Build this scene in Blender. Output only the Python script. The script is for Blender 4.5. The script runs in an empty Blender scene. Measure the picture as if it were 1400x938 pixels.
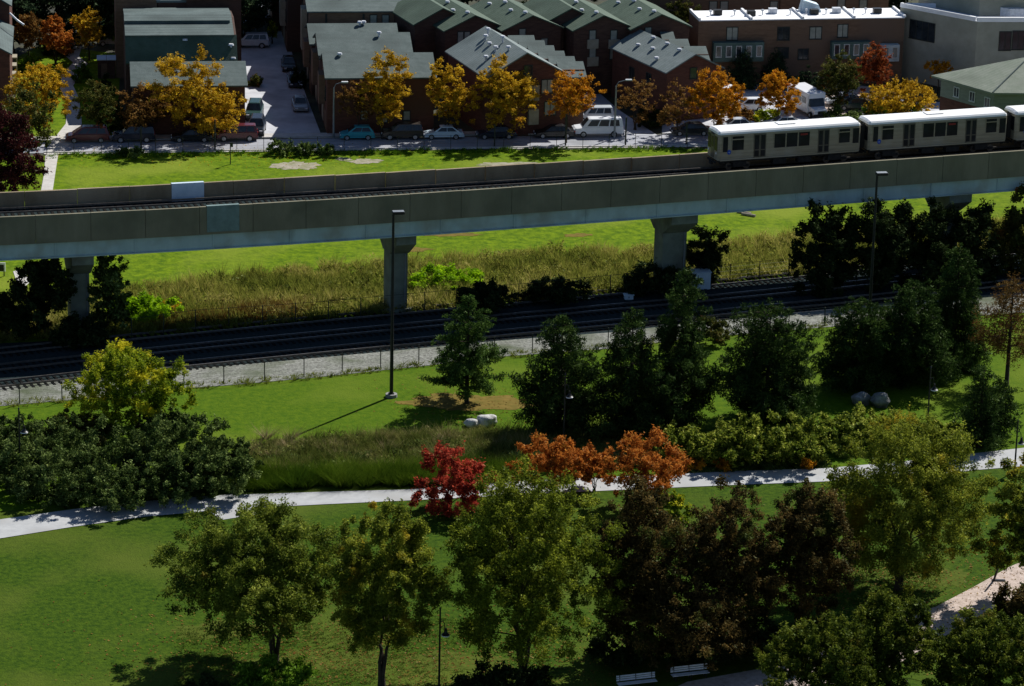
import bpy, math, random
import numpy as np
from mathutils import Vector, Matrix
R = math.radians
scn = bpy.context.scene
COL = scn.collection
# ------------------------------------------------------------------ camera
H, F, PITCH, ROLL = 97.0, 4700.0, R(17.7), R(1.31)
CAM = Vector((0, 0, H))
fw = Vector((0, math.cos(PITCH), -math.sin(PITCH)))
r0 = Vector((1, 0, 0)); u0 = Vector((0, math.sin(PITCH), math.cos(PITCH)))
RT = r0 * math.cos(ROLL) + u0 * math.sin(ROLL)
UP = u0 * math.cos(ROLL) - r0 * math.sin(ROLL)
cam = bpy.data.cameras.new('camera'); co = bpy.data.objects.new('camera', cam); COL.objects.link(co)
cam.sensor_fit = 'HORIZONTAL'; cam.sensor_width = 36.0; cam.lens = 36.0 * F / 1400.0
cam.clip_start = 1.0; cam.clip_end = 8000.0
M3 = Matrix((RT, UP, -fw)).transposed()
co.matrix_world = Matrix.Translation(CAM) @ M3.to_4x4()
scn.camera = co
# ------------------------------------------------------------------ world, sun, exposure
SUN_EL = R(42); SUN_AZ = math.atan2(0.575, 0.818)          # from +Y towards +X
w = bpy.data.worlds.new('World'); scn.world = w; w.use_nodes = True
nt = w.node_tree; nt.nodes.clear()
sky = nt.nodes.new('ShaderNodeTexSky'); sky.sky_type = 'NISHITA'; sky.sun_disc = False
sky.sun_elevation = SUN_EL; sky.sun_rotation = SUN_AZ; sky.altitude = 200; sky.air_density = 0.75; sky.dust_density = 0.1; sky.ozone_density = 2.5
bg = nt.nodes.new('ShaderNodeBackground'); bg.inputs[1].default_value = 0.065
ow = nt.nodes.new('ShaderNodeOutputWorld')
nt.links.new(sky.outputs[0], bg.inputs[0]); nt.links.new(bg.outputs[0], ow.inputs[0])
sl = bpy.data.lights.new('sun', 'SUN'); sl.energy = 5.0; sl.angle = R(0.5); sl.color = (1.0, 0.965, 0.91)
so = bpy.data.objects.new('sun', sl); COL.objects.link(so)
SV = Vector((math.sin(SUN_AZ) * math.cos(SUN_EL), math.cos(SUN_AZ) * math.cos(SUN_EL), math.sin(SUN_EL)))
so.rotation_euler = SV.to_track_quat('Z', 'Y').to_euler(); so.location = (60, 300, 150)
scn.view_settings.view_transform = 'Standard'; scn.view_settings.look = 'None'
scn.view_settings.exposure = 0.32; scn.view_settings.gamma = 1.0
scn.cycles.max_bounces = 5; scn.cycles.diffuse_bounces = 2; scn.cycles.transparent_max_bounces = 4
# ------------------------------------------------------------------ helpers
def P(px, py, z=0.0):
    """point of the photographed spot on the level z (measured once, kept as world metres)"""
    d = fw * F + RT * (px - 700.0) - UP * (py - 469.0)
    return CAM + d * ((z - H) / d.z)
def RP(px, py, pt, n):
    d = fw * F + RT * (px - 700.0) - UP * (py - 469.0)
    return CAM + d * ((pt - CAM).dot(n) / d.dot(n))
def pxm(p):
    return F / (p - CAM).dot(fw)
def srgb(r, g, b):
    f = lambda c: (c / 12.92 if c <= 0.04045 else ((c + 0.055) / 1.055) ** 2.4)
    return (f(r / 255), f(g / 255), f(b / 255), 1)
MATS = {}
def mat(name, c1, c2=None, scale=1.0, rough=0.85, detail=6, c3=None, scale3=0.1, bump=0.0, bscale=None, metal=0.0, spec=0.3, lo=0.35, hi=0.65, stretch=None):
    if name in MATS: return MATS[name]
    m = bpy.data.materials.new(name); m.use_nodes = True; n = m.node_tree; N = n.nodes; L = n.links
    b = N['Principled BSDF']; b.inputs['Roughness'].default_value = rough; b.inputs['Metallic'].default_value = metal
    b.inputs['Specular IOR Level'].default_value = spec
    c1 = tuple(c1) + (1,) if len(c1) == 3 else c1
    if c2 is None:
        c2 = tuple(min(1, x * 1.25) for x in c1[:3]) + (1,); c1 = tuple(x * 0.85 for x in c1[:3]) + (1,)
    c2 = tuple(c2) + (1,) if len(c2) == 3 else c2
    tc = N.new('ShaderNodeTexCoord'); src = tc.outputs['Object']
    if stretch:
        mp = N.new('ShaderNodeMapping'); mp.inputs['Scale'].default_value = stretch; L.new(src, mp.inputs[0]); src = mp.outputs[0]
    nz = N.new('ShaderNodeTexNoise'); nz.inputs['Scale'].default_value = scale; nz.inputs['Detail'].default_value = detail; nz.inputs['Roughness'].default_value = 0.65
    L.new(src, nz.inputs['Vector'])
    mr = N.new('ShaderNodeMapRange'); mr.inputs[1].default_value = lo; mr.inputs[2].default_value = hi; L.new(nz.outputs[0], mr.inputs[0])
    mx = N.new('ShaderNodeMix'); mx.data_type = 'RGBA'; mx.inputs[6].default_value = c1; mx.inputs[7].default_value = c2
    L.new(mr.outputs[0], mx.inputs[0]); out = mx.outputs[2]
    if c3 is not None:
        c3 = tuple(c3) + (1,) if len(c3) == 3 else c3
        n3 = N.new('ShaderNodeTexNoise'); n3.inputs['Scale'].default_value = scale3; n3.inputs['Detail'].default_value = 4; L.new(tc.outputs['Object'], n3.inputs['Vector'])
        r3 = N.new('ShaderNodeMapRange'); r3.inputs[1].default_value = 0.48; r3.inputs[2].default_value = 0.68; L.new(n3.outputs[0], r3.inputs[0])
        m3 = N.new('ShaderNodeMix'); m3.data_type = 'RGBA'; m3.inputs[7].default_value = c3; L.new(r3.outputs[0], m3.inputs[0]); L.new(out, m3.inputs[6]); out = m3.outputs[2]
    L.new(out, b.inputs['Base Color'])
    if bump:
        nb = N.new('ShaderNodeTexNoise'); nb.inputs['Scale'].default_value = bscale or scale * 3; nb.inputs['Detail'].default_value = 3; L.new(src, nb.inputs['Vector'])
        bp = N.new('ShaderNodeBump'); bp.inputs['Strength'].default_value = bump; bp.inputs['Distance'].default_value = 0.1; L.new(nb.outputs[0], bp.inputs['Height']); L.new(bp.outputs[0], b.inputs['Normal'])
    MATS[name] = m; return m
def leafmat(name, cols, trans=0.3, cscale=0.45, acc=None):
    """leaf colour varies leaf by leaf and branch by branch; acc = (colour, threshold) adds turned leaves in patches"""
    if name in MATS: return MATS[name]
    m = bpy.data.materials.new(name); m.use_nodes = True; n = m.node_tree; N = n.nodes; L = n.links; N.clear()
    g = N.new('ShaderNodeNewGeometry'); tc = N.new('ShaderNodeTexCoord')
    nz = N.new('ShaderNodeTexNoise'); nz.inputs['Scale'].default_value = cscale; nz.inputs['Detail'].default_value = 3; L.new(tc.outputs['Object'], nz.inputs['Vector'])
    ad = N.new('ShaderNodeMath'); ad.operation = 'MULTIPLY_ADD'; ad.inputs[1].default_value = 0.55; L.new(g.outputs['Random Per Island'], ad.inputs[0])
    s2 = N.new('ShaderNodeMath'); s2.operation = 'MULTIPLY_ADD'; s2.inputs[1].default_value = 1.6; s2.inputs[2].default_value = -0.58; L.new(nz.outputs[0], s2.inputs[0]); L.new(s2.outputs[0], ad.inputs[2])
    cr = N.new('ShaderNodeValToRGB'); e = cr.color_ramp.elements
    while len(e) < len(cols): e.new(0.5)
    for i, c in enumerate(cols): e[i].position = 0.05 + 0.9 * i / (len(cols) - 1); e[i].color = tuple(c) + (1,)
    L.new(ad.outputs[0], cr.inputs[0]); out = cr.outputs[0]
    if acc:
        n2 = N.new('ShaderNodeTexNoise'); n2.inputs['Scale'].default_value = 0.3; n2.inputs['Detail'].default_value = 2; L.new(tc.outputs['Generated'], n2.inputs['Vector'])
        n2.inputs['Scale'].default_value = 3.2
        r2 = N.new('ShaderNodeMapRange'); r2.inputs[1].default_value = acc[1]; r2.inputs[2].default_value = acc[1] + 0.12; L.new(n2.outputs[0], r2.inputs[0])
        mx = N.new('ShaderNodeMix'); mx.data_type = 'RGBA'; mx.inputs[7].default_value = tuple(acc[0]) + (1,); L.new(r2.outputs[0], mx.inputs[0]); L.new(out, mx.inputs[6]); out = mx.outputs[2]
    d = N.new('ShaderNodeBsdfDiffuse'); t = N.new('ShaderNodeBsdfTranslucent'); L.new(out, d.inputs[0]); L.new(out, t.inputs[0])
    ms = N.new('ShaderNodeMixShader'); ms.inputs[0].default_value = trans; L.new(d.outputs[0], ms.inputs[1]); L.new(t.outputs[0], ms.inputs[2])
    gl = N.new('ShaderNodeBsdfGlossy'); gl.inputs['Roughness'].default_value = 0.45; gl.inputs[0].default_value = (.7, .85, .5, 1)
    m2 = N.new('ShaderNodeMixShader'); m2.inputs[0].default_value = 0.008; L.new(ms.outputs[0], m2.inputs[1]); L.new(gl.outputs[0], m2.inputs[2])
    o = N.new('ShaderNodeOutputMaterial'); L.new(m2.outputs[0], o.inputs[0])
    MATS[name] = m; return m
class MB:
    def __init__(s): s.v = []; s.f = []; s.mi = []
    def poly(s, pts, mi=0):
        b = len(s.v); s.v += [tuple(p) for p in pts]; s.f.append(tuple(range(b, b + len(pts)))); s.mi.append(mi)
    def hexa(s, p, mi=0):                       # 8 points: bottom 4 ccw, top 4 ccw
        b = len(s.v); s.v += [tuple(q) for q in p]
        for f in ((3, 2, 1, 0), (4, 5, 6, 7), (0, 1, 5, 4), (1, 2, 6, 5), (2, 3, 7, 6), (3, 0, 4, 7)):
            s.f.append(tuple(b + i for i in f)); s.mi.append(mi)
    def box(s, x0, x1, y0, y1, z0, z1, mi=0):
        s.hexa([(x0, y0, z0), (x1, y0, z0), (x1, y1, z0), (x0, y1, z0), (x0, y0, z1), (x1, y0, z1), (x1, y1, z1), (x0, y1, z1)], mi)
    def obox(s, o, a, b, c, mi=0):              # oriented: corner + three edge vectors
        o = Vector(o); a = Vector(a); b = Vector(b); c = Vector(c)
        s.hexa([o, o + a, o + a + b, o + b, o + c, o + a + c, o + a + b + c, o + b + c], mi)
    def prism(s, base, vec, mi=0):              # polygon extruded by vec
        b = len(s.v); n = len(base); vec = Vector(vec)
        s.v += [tuple(p) for p in base] + [tuple(Vector(p) + vec) for p in base]
        s.f.append(tuple(range(b + n - 1, b - 1, -1))); s.mi.append(mi); s.f.append(tuple(range(b + n, b + 2 * n))); s.mi.append(mi)
        for i in range(n):
            j = (i + 1) % n; s.f.append((b + i, b + j, b + n + j, b + n + i)); s.mi.append(mi)
    def tube(s, pts, rad, n=6, mi=0, cap=True):
        pts = [Vector(p) for p in pts]
        if not hasattr(rad, '__len__'): rad = [rad] * len(pts)
        b = len(s.v)
        for i, p in enumerate(pts):
            d = (pts[min(i + 1, len(pts) - 1)] - pts[max(i - 1, 0)]).normalized()
            x = d.cross(Vector((0, 0, 1)) if abs(d.z) < 0.9 else Vector((1, 0, 0))).normalized(); y = d.cross(x)
            for k in range(n):
                a = 2 * math.pi * k / n; s.v.append(tuple(p + (x * math.cos(a) + y * math.sin(a)) * rad[i]))
        for i in range(len(pts) - 1):
            for k in range(n):
                k2 = (k + 1) % n; s.f.append((b + i * n + k, b + i * n + k2, b + (i + 1) * n + k2, b + (i + 1) * n + k)); s.mi.append(mi)
        if cap:
            s.f.append(tuple(b + k for k in range(n))); s.mi.append(mi); q = b + (len(pts) - 1) * n; s.f.append(tuple(q + k for k in range(n - 1, -1, -1))); s.mi.append(mi)
    def mesh(s, name, mats, smooth=False, bevel=0.0):
        me = bpy.data.meshes.new(name); me.from_pydata(s.v, [], s.f)
        ms = mats if isinstance(mats, (list, tuple)) else [mats]
        for m in ms: me.materials.append(m)
        if len(ms) > 1: me.polygons.foreach_set('material_index', s.mi)
        if bevel:
            import bmesh
            bm = bmesh.new(); bm.from_mesh(me); bmesh.ops.bevel(bm, geom=[e for e in bm.edges], offset=bevel, segments=2, affect='EDGES', profile=0.5); bm.to_mesh(me); bm.free()
        if smooth:
            me.polygons.foreach_set('use_smooth', [True] * len(me.polygons))
        me.update(); return me
def link(name, data, parent=None, loc=None, rz=None, label=None):
    o = bpy.data.objects.new(name, data); COL.objects.link(o)
    if parent is not None: o.parent = parent
    if loc is not None: o.location = loc
    if rz is not None: o.rotation_euler = (0, 0, rz)
    if label: o['label'] = label
    return o
def tag(o, label, cat, group=None, kind=None):
    o['label'] = label; o['category'] = cat
    if group: o['group'] = group
    if kind: o['kind'] = kind
    return o
def thing(name, label, cat, loc, rz=0.0, group=None):
    return tag(link(name, None, None, loc, rz), label, cat, group)
def copy_tree(o, parent=None):
    c = o.copy(); COL.objects.link(c)
    if parent is not None: c.parent = parent
    for ch in list(o.children): copy_tree(ch, c)
    return c
def sheet(name, pts, z, m, thick=None):
    q = [P(x, y) for x, y in pts]; b = MB()
    b.poly([(p.x, p.y, z) for p in q])
    o = link(name, b.mesh(name, m)); o['kind'] = 'structure'; return o
# ------------------------------------------------------------------ ground sheets
g_lawn = mat('lawn_grass', (0.021, 0.052, 0.003), (0.052, 0.096, 0.005), 2.2, 0.95, 9, c3=(0.085, 0.115, 0.014), scale3=0.07, bump=0.8, bscale=7, spec=0.05, lo=0.38, hi=0.6)
g_lawn2 = mat('bright_lawn_grass', (0.045, 0.1, 0.003), (0.088, 0.148, 0.005), 1.6, 0.95, 9, c3=(0.11, 0.16, 0.012), scale3=0.09, bump=0.7, bscale=6, spec=0.05)
g_field = mat('field_grass', (0.05, 0.105, 0.003), (0.15, 0.225, 0.005), 1.1, 0.95, 12, c3=(0.17, 0.22, 0.02), scale3=0.09, bump=0.9, bscale=3, spec=0.05)
g_earth = mat('dark_earth', (0.03, 0.03, 0.022), (0.06, 0.065, 0.03), 0.5, 0.95, 8, bump=0.6)
g_ballast = mat('shade_dark_ballast', (0.016, 0.026, 0.028), (0.035, 0.05, 0.052), 5, 0.95, 8, spec=0.03, bump=1.0, bscale=14)  # stone darkened and blued; viaduct shade over the tracks is put into the colour
g_gravel = mat('pale_gravel', (0.1, 0.1, 0.085), (0.34, 0.35, 0.31), 4, 0.95, 10, c3=(0.09, 0.11, 0.06), scale3=0.25, bump=1.0, bscale=12)
g_path = mat('path_concrete', (0.36, 0.37, 0.375), (0.44, 0.45, 0.45), 1.2, 0.9, 8, c3=(0.33, 0.33, 0.32), scale3=0.3)
g_asph = mat('street_asphalt', (0.28, 0.29, 0.32), (0.39, 0.4, 0.44), 0.8, 0.9, 8, c3=(0.24, 0.25, 0.27), scale3=0.2)
g_alley = mat('alley_concrete', (0.42, 0.43, 0.46), (0.55, 0.56, 0.59), 0.5, 0.9, 8, c3=(0.33, 0.34, 0.37), scale3=0.2)
g_walk = mat('sidewalk_concrete', (0.42, 0.4, 0.37), (0.55, 0.53, 0.5), 1.5, 0.9, 6)
g_dirt = mat('pink_gravel_path', (0.38, 0.3, 0.25), (0.56, 0.46, 0.4), 2.0, 0.95, 9, bump=0.6, bscale=9)
def big(name, x0, x1, y0, y1, z, m):
    b = MB(); b.poly([(x0, y0, z), (x1, y0, z), (x1, y1, z), (x0, y1, z)]); o = link(name, b.mesh(name, m)); o['kind'] = 'structure'
big('ground', -3500, 3500, -3000, 7000, 0.0, g_earth)
sheet('near_lawn', [(-2500, 2600), (3400, 2600), (2300, 560), (1400, 580), (900, 610), (500, 620), (0, 640), (-900, 700)], 0.02, g_lawn)
EDGE = [(-400, 585), (0, 556), (130, 545), (250, 532), (320, 527), (430, 517), (534, 506), (590, 500), (690, 488), (840, 477), (960, 462), (1130, 448), (1400, 428), (1800, 400)]
sheet('upper_lawn', EDGE + [(2300, 560), (1400, 640), (900, 650), (500, 660), (0, 700), (-500, 740)], 0.04, g_lawn2)
UPR = [(-400, 500), (0, 470), (193, 461), (360, 449), (454, 438), (671, 419), (804, 406), (1100, 378), (1400, 345), (1800, 310)]
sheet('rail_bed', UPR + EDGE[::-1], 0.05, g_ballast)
sheet('gravel_strip', [(-400, 566), (0, 530), (130, 516), (250, 506), (360, 497), (534, 481), (680, 467), (840, 455), (960, 441), (1090, 428), (1200, 417), (1400, 400), (1800, 370)] + EDGE[::-1], 0.07, g_gravel)
sheet('green_field', [(-300, 222), (60, 213), (200, 210), (500, 207), (980, 204), (1500, 200), (2000, 196), (2400, 300)] + UPR[::-1], 0.03, g_field)
sheet('street', [(-500, 201), (60, 195), (500, 189), (980, 184), (1900, 172), (1900, 188), (980, 199), (500, 204), (60, 210), (-500, 217)], 0.05, g_asph)
sheet('park_path', [(-300, 762), (-100, 747), (0, 737), (100, 721), (200, 707), (330, 696), (450, 690), (560, 685), (700, 678), (840, 671), (1000, 664), (1130, 659), (1250, 652), (1340, 643), (1400, 638), (1600, 622), (2000, 596), (2600, 570),
      (2600, 548), (2000, 573), (1600, 598), (1400, 613), (1320, 622), (1240, 631), (1130, 641), (1000, 645), (900, 650), (700, 659), (560, 670), (450, 673), (330, 677), (270, 680), (200, 686), (100, 697), (0, 711), (-100, 722), (-300, 738)], 0.06, g_path)
sheet('park_path_branch', [(268, 682), (318, 676), (352, 704), (300, 712)], 0.055, g_path)
sheet('gravel_path', [(880, 960), (940, 933), (1040, 915), (1130, 890), (1200, 858), (1280, 830), (1330, 804), (1380, 776), (1440, 750), (1560, 700), (1900, 610), (2010, 600), (2010, 616), (1900, 634), (1600, 740), (1480, 775), (1400, 812), (1340, 842), (1200, 925), (1100, 950), (1000, 990)], 0.06, g_dirt)
sheet('alley', [(333, 190), (440, 189), (438, 182), (418, 130), (395, 60), (384, 20), (380, -20), (322, -20), (324, 20), (326, 60), (330, 130), (335, 178)], 0.045, g_alley)
sheet('side_lane', [(784, 187), (900, 186), (875, 170), (845, 150), (820, 128), (800, 110), (780, 108), (790, 140), (786, 170)], 0.045, g_alley)
sheet('parking_lot', [(905, 186), (1500, 176), (1500, 140), (1230, 140), (1180, 122), (1040, 108), (990, 112), (985, 150), (905, 172)], 0.042, g_alley)
sheet('bus_yard', [(1068, 160), (1092, 125), (1120, 112), (1200, 120), (1215, 150), (1150, 160)], 0.055, g_dirt)
sheet('sidewalk', [(-300, 198), (60, 192), (500, 186), (780, 183.5), (780, 179), (500, 181.5), (60, 187), (-300, 193)], 0.06, g_walk)
sheet('verge_walk', [(60, 211.5), (500, 206), (980, 201.5), (980, 199.5), (500, 204), (60, 209.5)], 0.07, g_walk)
sheet('garden_path', [(56, 262), (72, 262), (76, 235), (80, 210), (100, 196), (112, 170), (108, 135), (100, 118), (112, 98), (120, 88), (108, 78), (112, 64), (100, 64), (90, 78), (100, 86), (84, 104), (82, 122), (92, 140), (90, 170), (70, 195), (62, 215), (60, 240)], 0.08, g_walk)
sheet('garden_lawn', [(20, 190), (160, 190), (165, 75), (60, 60), (20, 80)], 0.03, g_field)
sheet('field_walk', [(28, 400), (42, 385), (30, 368), (18, 372)], 0.07, g_walk)
WORN = mat('worn_grass', (0.12, 0.1, 0.02), (0.2, 0.14, 0.035), 1.2, 0.95, 8, spec=0.05)
DRY = mat('dry_soil', (0.2, 0.2, 0.1), (0.36, 0.32, 0.26), 0.8, 0.95, 8, bump=0.8)
def blob(name, cx, cy_, rx, ry, z, m, seed):
    rg = random.Random(seed); ph = [rg.uniform(0, 6.28) for _ in range(4)]; pts = []
    for i in range(72):
        a = i / 72 * 2 * math.pi; f_ = 1 + .14 * math.sin(2 * a + ph[0]) + .12 * math.sin(5 * a + ph[1]) + .09 * math.sin(11 * a + ph[2]) + .06 * math.sin(23 * a + ph[3]) + rg.uniform(-.04, .04)
        pts.append((cx + rx * f_ * math.cos(a), cy_ + ry * f_ * math.sin(a)))
    sheet(name, pts, z, m)
blob('bare_grass_ring', 640, 551, 78, 12, 0.06, WORN, 1); blob('bare_grass_ring', 606, 553, 26, 6, 0.064, mat('dry_straw_grass', (0.16, 0.13, 0.03), (0.26, 0.19, 0.05), 2, 0.95, 8, spec=0.05), 2)
blob('bare_patch', 406, 227, 27, 6, 0.05, DRY, 3); blob('bare_patch', 380, 228, 10, 3, 0.054, DRY, 4); blob('bare_patch', 500, 221, 24, 3, 0.05, DRY, 5); blob('bare_patch', 470, 218, 12, 2, 0.05, DRY, 6)
blob('bare_patch', 700, 225, 42, 3, 0.05, DRY, 7); blob('worn_spot', 610, 321, 40, 3, 0.05, WORN, 8); blob('worn_spot', 790, 322, 18, 2.5, 0.05, WORN, 9); blob('worn_spot', 560, 342, 30, 3, 0.05, WORN, 10)
YL = mat('yellowed_lawn', (0.05, 0.075, 0.008), (0.09, 0.115, 0.015), 2.2, 0.95, 8, spec=0.05)
blob('worn_spot', 300, 862, 60, 12, 0.03, YL, 11); blob('worn_spot', 430, 905, 90, 16, 0.034, YL, 12); blob('worn_spot', 1290, 790, 30, 14, 0.03, YL, 13); blob('worn_spot', 620, 905, 70, 14, 0.038, YL, 14)
# street frame
A = P(60, 211); B_ = P(970, 202); US = (B_ - A).normalized(); VS = Vector((-US.y, US.x, 0)); SA = math.atan2(US.y, US.x)
Z3 = Vector((0, 0, 1))
# kerbs
def kerb(p0, p1, name='kerb'):
    a = P(*p0); b = P(*p1); b_ = MB(); d = b - a; n = Vector((-d.y, d.x, 0)).normalized() * 0.2
    b_.obox(a, d, n, (0, 0, 0.17)); o = link(name, b_.mesh(name, g_walk)); o['kind'] = 'structure'
kerb((-300, 198.3), (782, 184)); kerb((905, 184.6), (1500, 178)); kerb((60, 209.8), (980, 199.8))
# ------------------------------------------------------------------ foliage tools
def fastmesh(name, V, Fq, m):
    me = bpy.data.meshes.new(name); nv = len(V); k = Fq.shape[1]; nf = len(Fq)
    me.vertices.add(nv); me.vertices.foreach_set('co', V.astype(np.float32).ravel())
    me.loops.add(nf * k); me.loops.foreach_set('vertex_index', Fq.astype(np.int32).ravel())
    me.polygons.add(nf); me.polygons.foreach_set('loop_start', np.arange(0, nf * k, k, dtype=np.int32))
    try: me.polygons.foreach_set('loop_total', np.full(nf, k, dtype=np.int32))
    except Exception: pass
    me.materials.append(m); me.update(calc_edges=True); return me
def leafquads(C, size, rng, up=0.35, elong=1.7, down=0.0):
    n = len(C)
    nrm = rng.normal(size=(n, 3)); nrm[:, 2] = np.abs(nrm[:, 2]) + up; nrm /= np.linalg.norm(nrm, axis=1)[:, None]
    a = rng.normal(size=(n, 3)); a[:, 2] -= down; a -= nrm * np.sum(a * nrm, 1)[:, None]; a /= np.linalg.norm(a, axis=1)[:, None] + 1e-9
    b = np.cross(nrm, a); s = size * rng.uniform(0.6, 1.35, n)[:, None]
    a = a * s * elong * 0.5; b = b * s * 0.5
    V = np.stack([C - a * .85 + b, C - a * .6 - b, C + a * 1.1 + b * rng.uniform(-.4, .4, n)[:, None]], 1).reshape(-1, 3)
    return V, np.arange(n * 3).reshape(n, 3)
def clumpcloud(centers, radii, n, rng, flat=0.75, shell=0.5):
    w_ = radii ** 2; idx = rng.choice(len(centers), n, p=w_ / w_.sum())
    d = rng.normal(size=(n, 3)); d /= np.linalg.norm(d, axis=1)[:, None]
    r = rng.uniform(0, 1, n) ** shell
    off = d * (r * radii[idx])[:, None]; off[:, 2] *= flat
    return centers[idx] + off
BARK = mat('bark', (0.025, 0.018, 0.012), (0.06, 0.045, 0.03), 4, 0.95, 6, bump=0.6)
def trunk_mesh(base_r, height, targets, rng, stems=1, top=0.55, m=BARK, spread=0.0):
    b = MB(); roots = []
    for s in range(stems):
        a = 2 * math.pi * (s + rng.uniform(-.25, .25)) / max(stems, 1); l = spread if stems > 1 else 0.0
        pts = [Vector((0.12 * math.cos(a) * (stems > 1), 0.12 * math.sin(a) * (stems > 1), -0.1))]; rr = [base_r * 1.25]
        for k in range(1, 7):
            t = k / 6; pts.append(Vector((math.cos(a) * l * t * height + rng.normal() * 0.06 * height * t * .5, math.sin(a) * l * t * height + rng.normal() * 0.03 * height * t, height * top * 1.35 * t))); rr.append(base_r * (1 - 0.72 * t))
        b.tube(pts, rr, 7); roots.append((pts, rr))
    for t in targets:
        t = Vector(t); pts, rr = roots[rng.integers(len(roots))]
        best = None
        for k in range(2, len(pts)):
            if best is None or (t - pts[k]).length + max(0, pts[k].z - t.z + 0.5) * 3 < best[0]: best = ((t - pts[k]).length + max(0, pts[k].z - t.z + 0.5) * 3, k)
        p = pts[best[1]]; r_ = rr[best[1]] * 0.55
        mid = p.lerp(t, 0.5) + Vector((rng.normal() * .2, rng.normal() * .2, 0.12 * (t - p).length))
        b.tube([p, p.lerp(mid, .5) + Vector((0, 0, .05)), mid, t], [r_, r_ * .8, r_ * .55, r_ * .15], 5, cap=False)
    return b.mesh('trunk', m, smooth=True)
def envelope(base, box):
    """crown outline (photo box) turned into a centre height, half width and half height in metres"""
    p = P(*base); s = pxm(p + Vector((0, 0, 4))); th = math.asin((H - 3) / (CAM - p).length); c, sn = math.cos(th), math.sin(th)
    x0, x1, y0, y1 = box; rx = (x1 - x0) / 2 / s; half = (y1 - y0) / 2 / s; ry = min(rx, half / sn * 0.75)
    rz = math.sqrt(max(half ** 2 - (ry * sn) ** 2, (half * .55) ** 2)) / c
    cx = ((x0 + x1) / 2 - base[0]) / s; zc = (base[1] - (y0 + y1) / 2) / (s * c); cx -= zc * math.tan(ROLL) + zc * s * 0.0
    return p, cx, zc, rx, ry, rz
def tree(name, label, base, box, lm, n=8000, leaf=0.2, nc=70, cr=0.16, stems=1, tr=0.16, lobes=7, seed=0, cat='tree', group=None, sparse=0.0, spread=0.16, flat=0.75, limbs=12, down=0.0, top=0.55, shape=None, barkm=None):
    rng = np.random.default_rng(seed * 7 + 11)
    p, cx, zc, rx, ry, rz = envelope(base, box); rad = (rx * ry * rz) ** (1 / 3)
    C = []
    LB = []
    for k in range(lobes):
        d = rng.normal(size=3); d /= np.linalg.norm(d); f = rng.uniform(0.40, 0.62)
        if k < 4: d = np.array([math.cos(k * 1.57 + .4), math.sin(k * 1.57 + .4), rng.uniform(-.5, .6)]); d /= np.linalg.norm(d)
        if k == 4: d = np.array([rng.uniform(-.3, .3), 0, 1.0])
        LB.append((d * (1 - f) * 0.97, f))
    LB.append((np.zeros(3), 0.8)); LB.append((np.array([0, 0, .1]), 0.85))
    if shape == 'fan': LB.append((np.array([0, 0, .25]), .8))
    while len(C) < nc:
        o, f = LB[rng.integers(len(LB))]; d = rng.normal(size=3); d /= np.linalg.norm(d)
        q = o + d * f * rng.uniform(0.55, 1.0)
        if shape == 'vase' and q[2] < 0 and math.hypot(q[0], q[1]) > 1.0 + q[2] * 0.6: continue
        if shape == 'fan' and q[2] < .1 and math.hypot(q[0], q[1]) > .95 + q[2] * .75: continue
        if shape == 'dome' and q[2] < -0.5: continue
        C.append(q)
    C = np.array(C); radii = cr * rad * 1.6 * rng.uniform(0.45, 1.25, nc)
    lo_, hi_ = np.percentile(C, 1.5, axis=0), np.percentile(C, 98.5, axis=0); C = (C - (lo_ + hi_) / 2) / ((hi_ - lo_) / 2) * .9
    C = C * np.array([max(rx - radii.mean() * .5, .3 * rx), max(ry - radii.mean() * .5, .3 * ry), max(rz - radii.mean() * .4, .3 * rz)]) + np.array([cx, 0, zc])
    C[:, 2] = np.maximum(C[:, 2], radii * 0.6)
    if cat in ('shrub', 'bush', 'hedge', 'plant'): C[:, 2] = np.maximum(C[:, 2] - rng.uniform(0, .5, nc) * np.maximum(C[:, 2] - .4, 0) * (rng.uniform(size=nc) < .5), .15)
    n1 = int(n * .68); pts = clumpcloud(C, radii, n1, rng, flat)
    # leafy twigs reaching out of the clumps
    nt_ = nc * 5; ti = rng.integers(0, nc, nt_); od = C[ti] - np.array([cx, 0, zc * .9]); od /= np.linalg.norm(od, axis=1)[:, None] + 1e-6
    od = od * .8 + rng.normal(size=(nt_, 3)) * .55; od[:, 2] += np.where(C[ti][:, 2] > zc + .3 * rz, .45, -.35 * down); od /= np.linalg.norm(od, axis=1)[:, None]
    ln = radii[ti] * rng.uniform(.7, 1.7, nt_); k_ = rng.integers(0, nt_, n - n1); f_ = rng.uniform(0.2, 1, n - n1)
    tw = C[ti][k_] + od[k_] * (ln[k_] * f_)[:, None] + rng.normal(size=(n - n1, 3)) * (.09 + .10 * radii[ti][k_] * (1.2 - f_))[:, None]; tw[:, 2] -= down * .35 * (ln[k_] * f_) ** 2 * .4
    pts = np.concatenate([pts, tw]); pts[:, 2] = np.maximum(pts[:, 2], .05)
    V, Q = leafquads(pts, leaf, rng, down=down)
    V[:, 2] = np.maximum(V[:, 2], 0.02)
    t = thing(name, label, cat, (p.x, p.y, 0), 0, group)
    link('crown', fastmesh('crown', V, Q, lm), t)
    sel = rng.choice(nc, min(limbs, nc), replace=False)
    link('trunk', trunk_mesh(tr, max(zc, 0.5), [C[i] for i in sel], rng, stems, top, barkm or BARK, spread), t)
    return t
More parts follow.
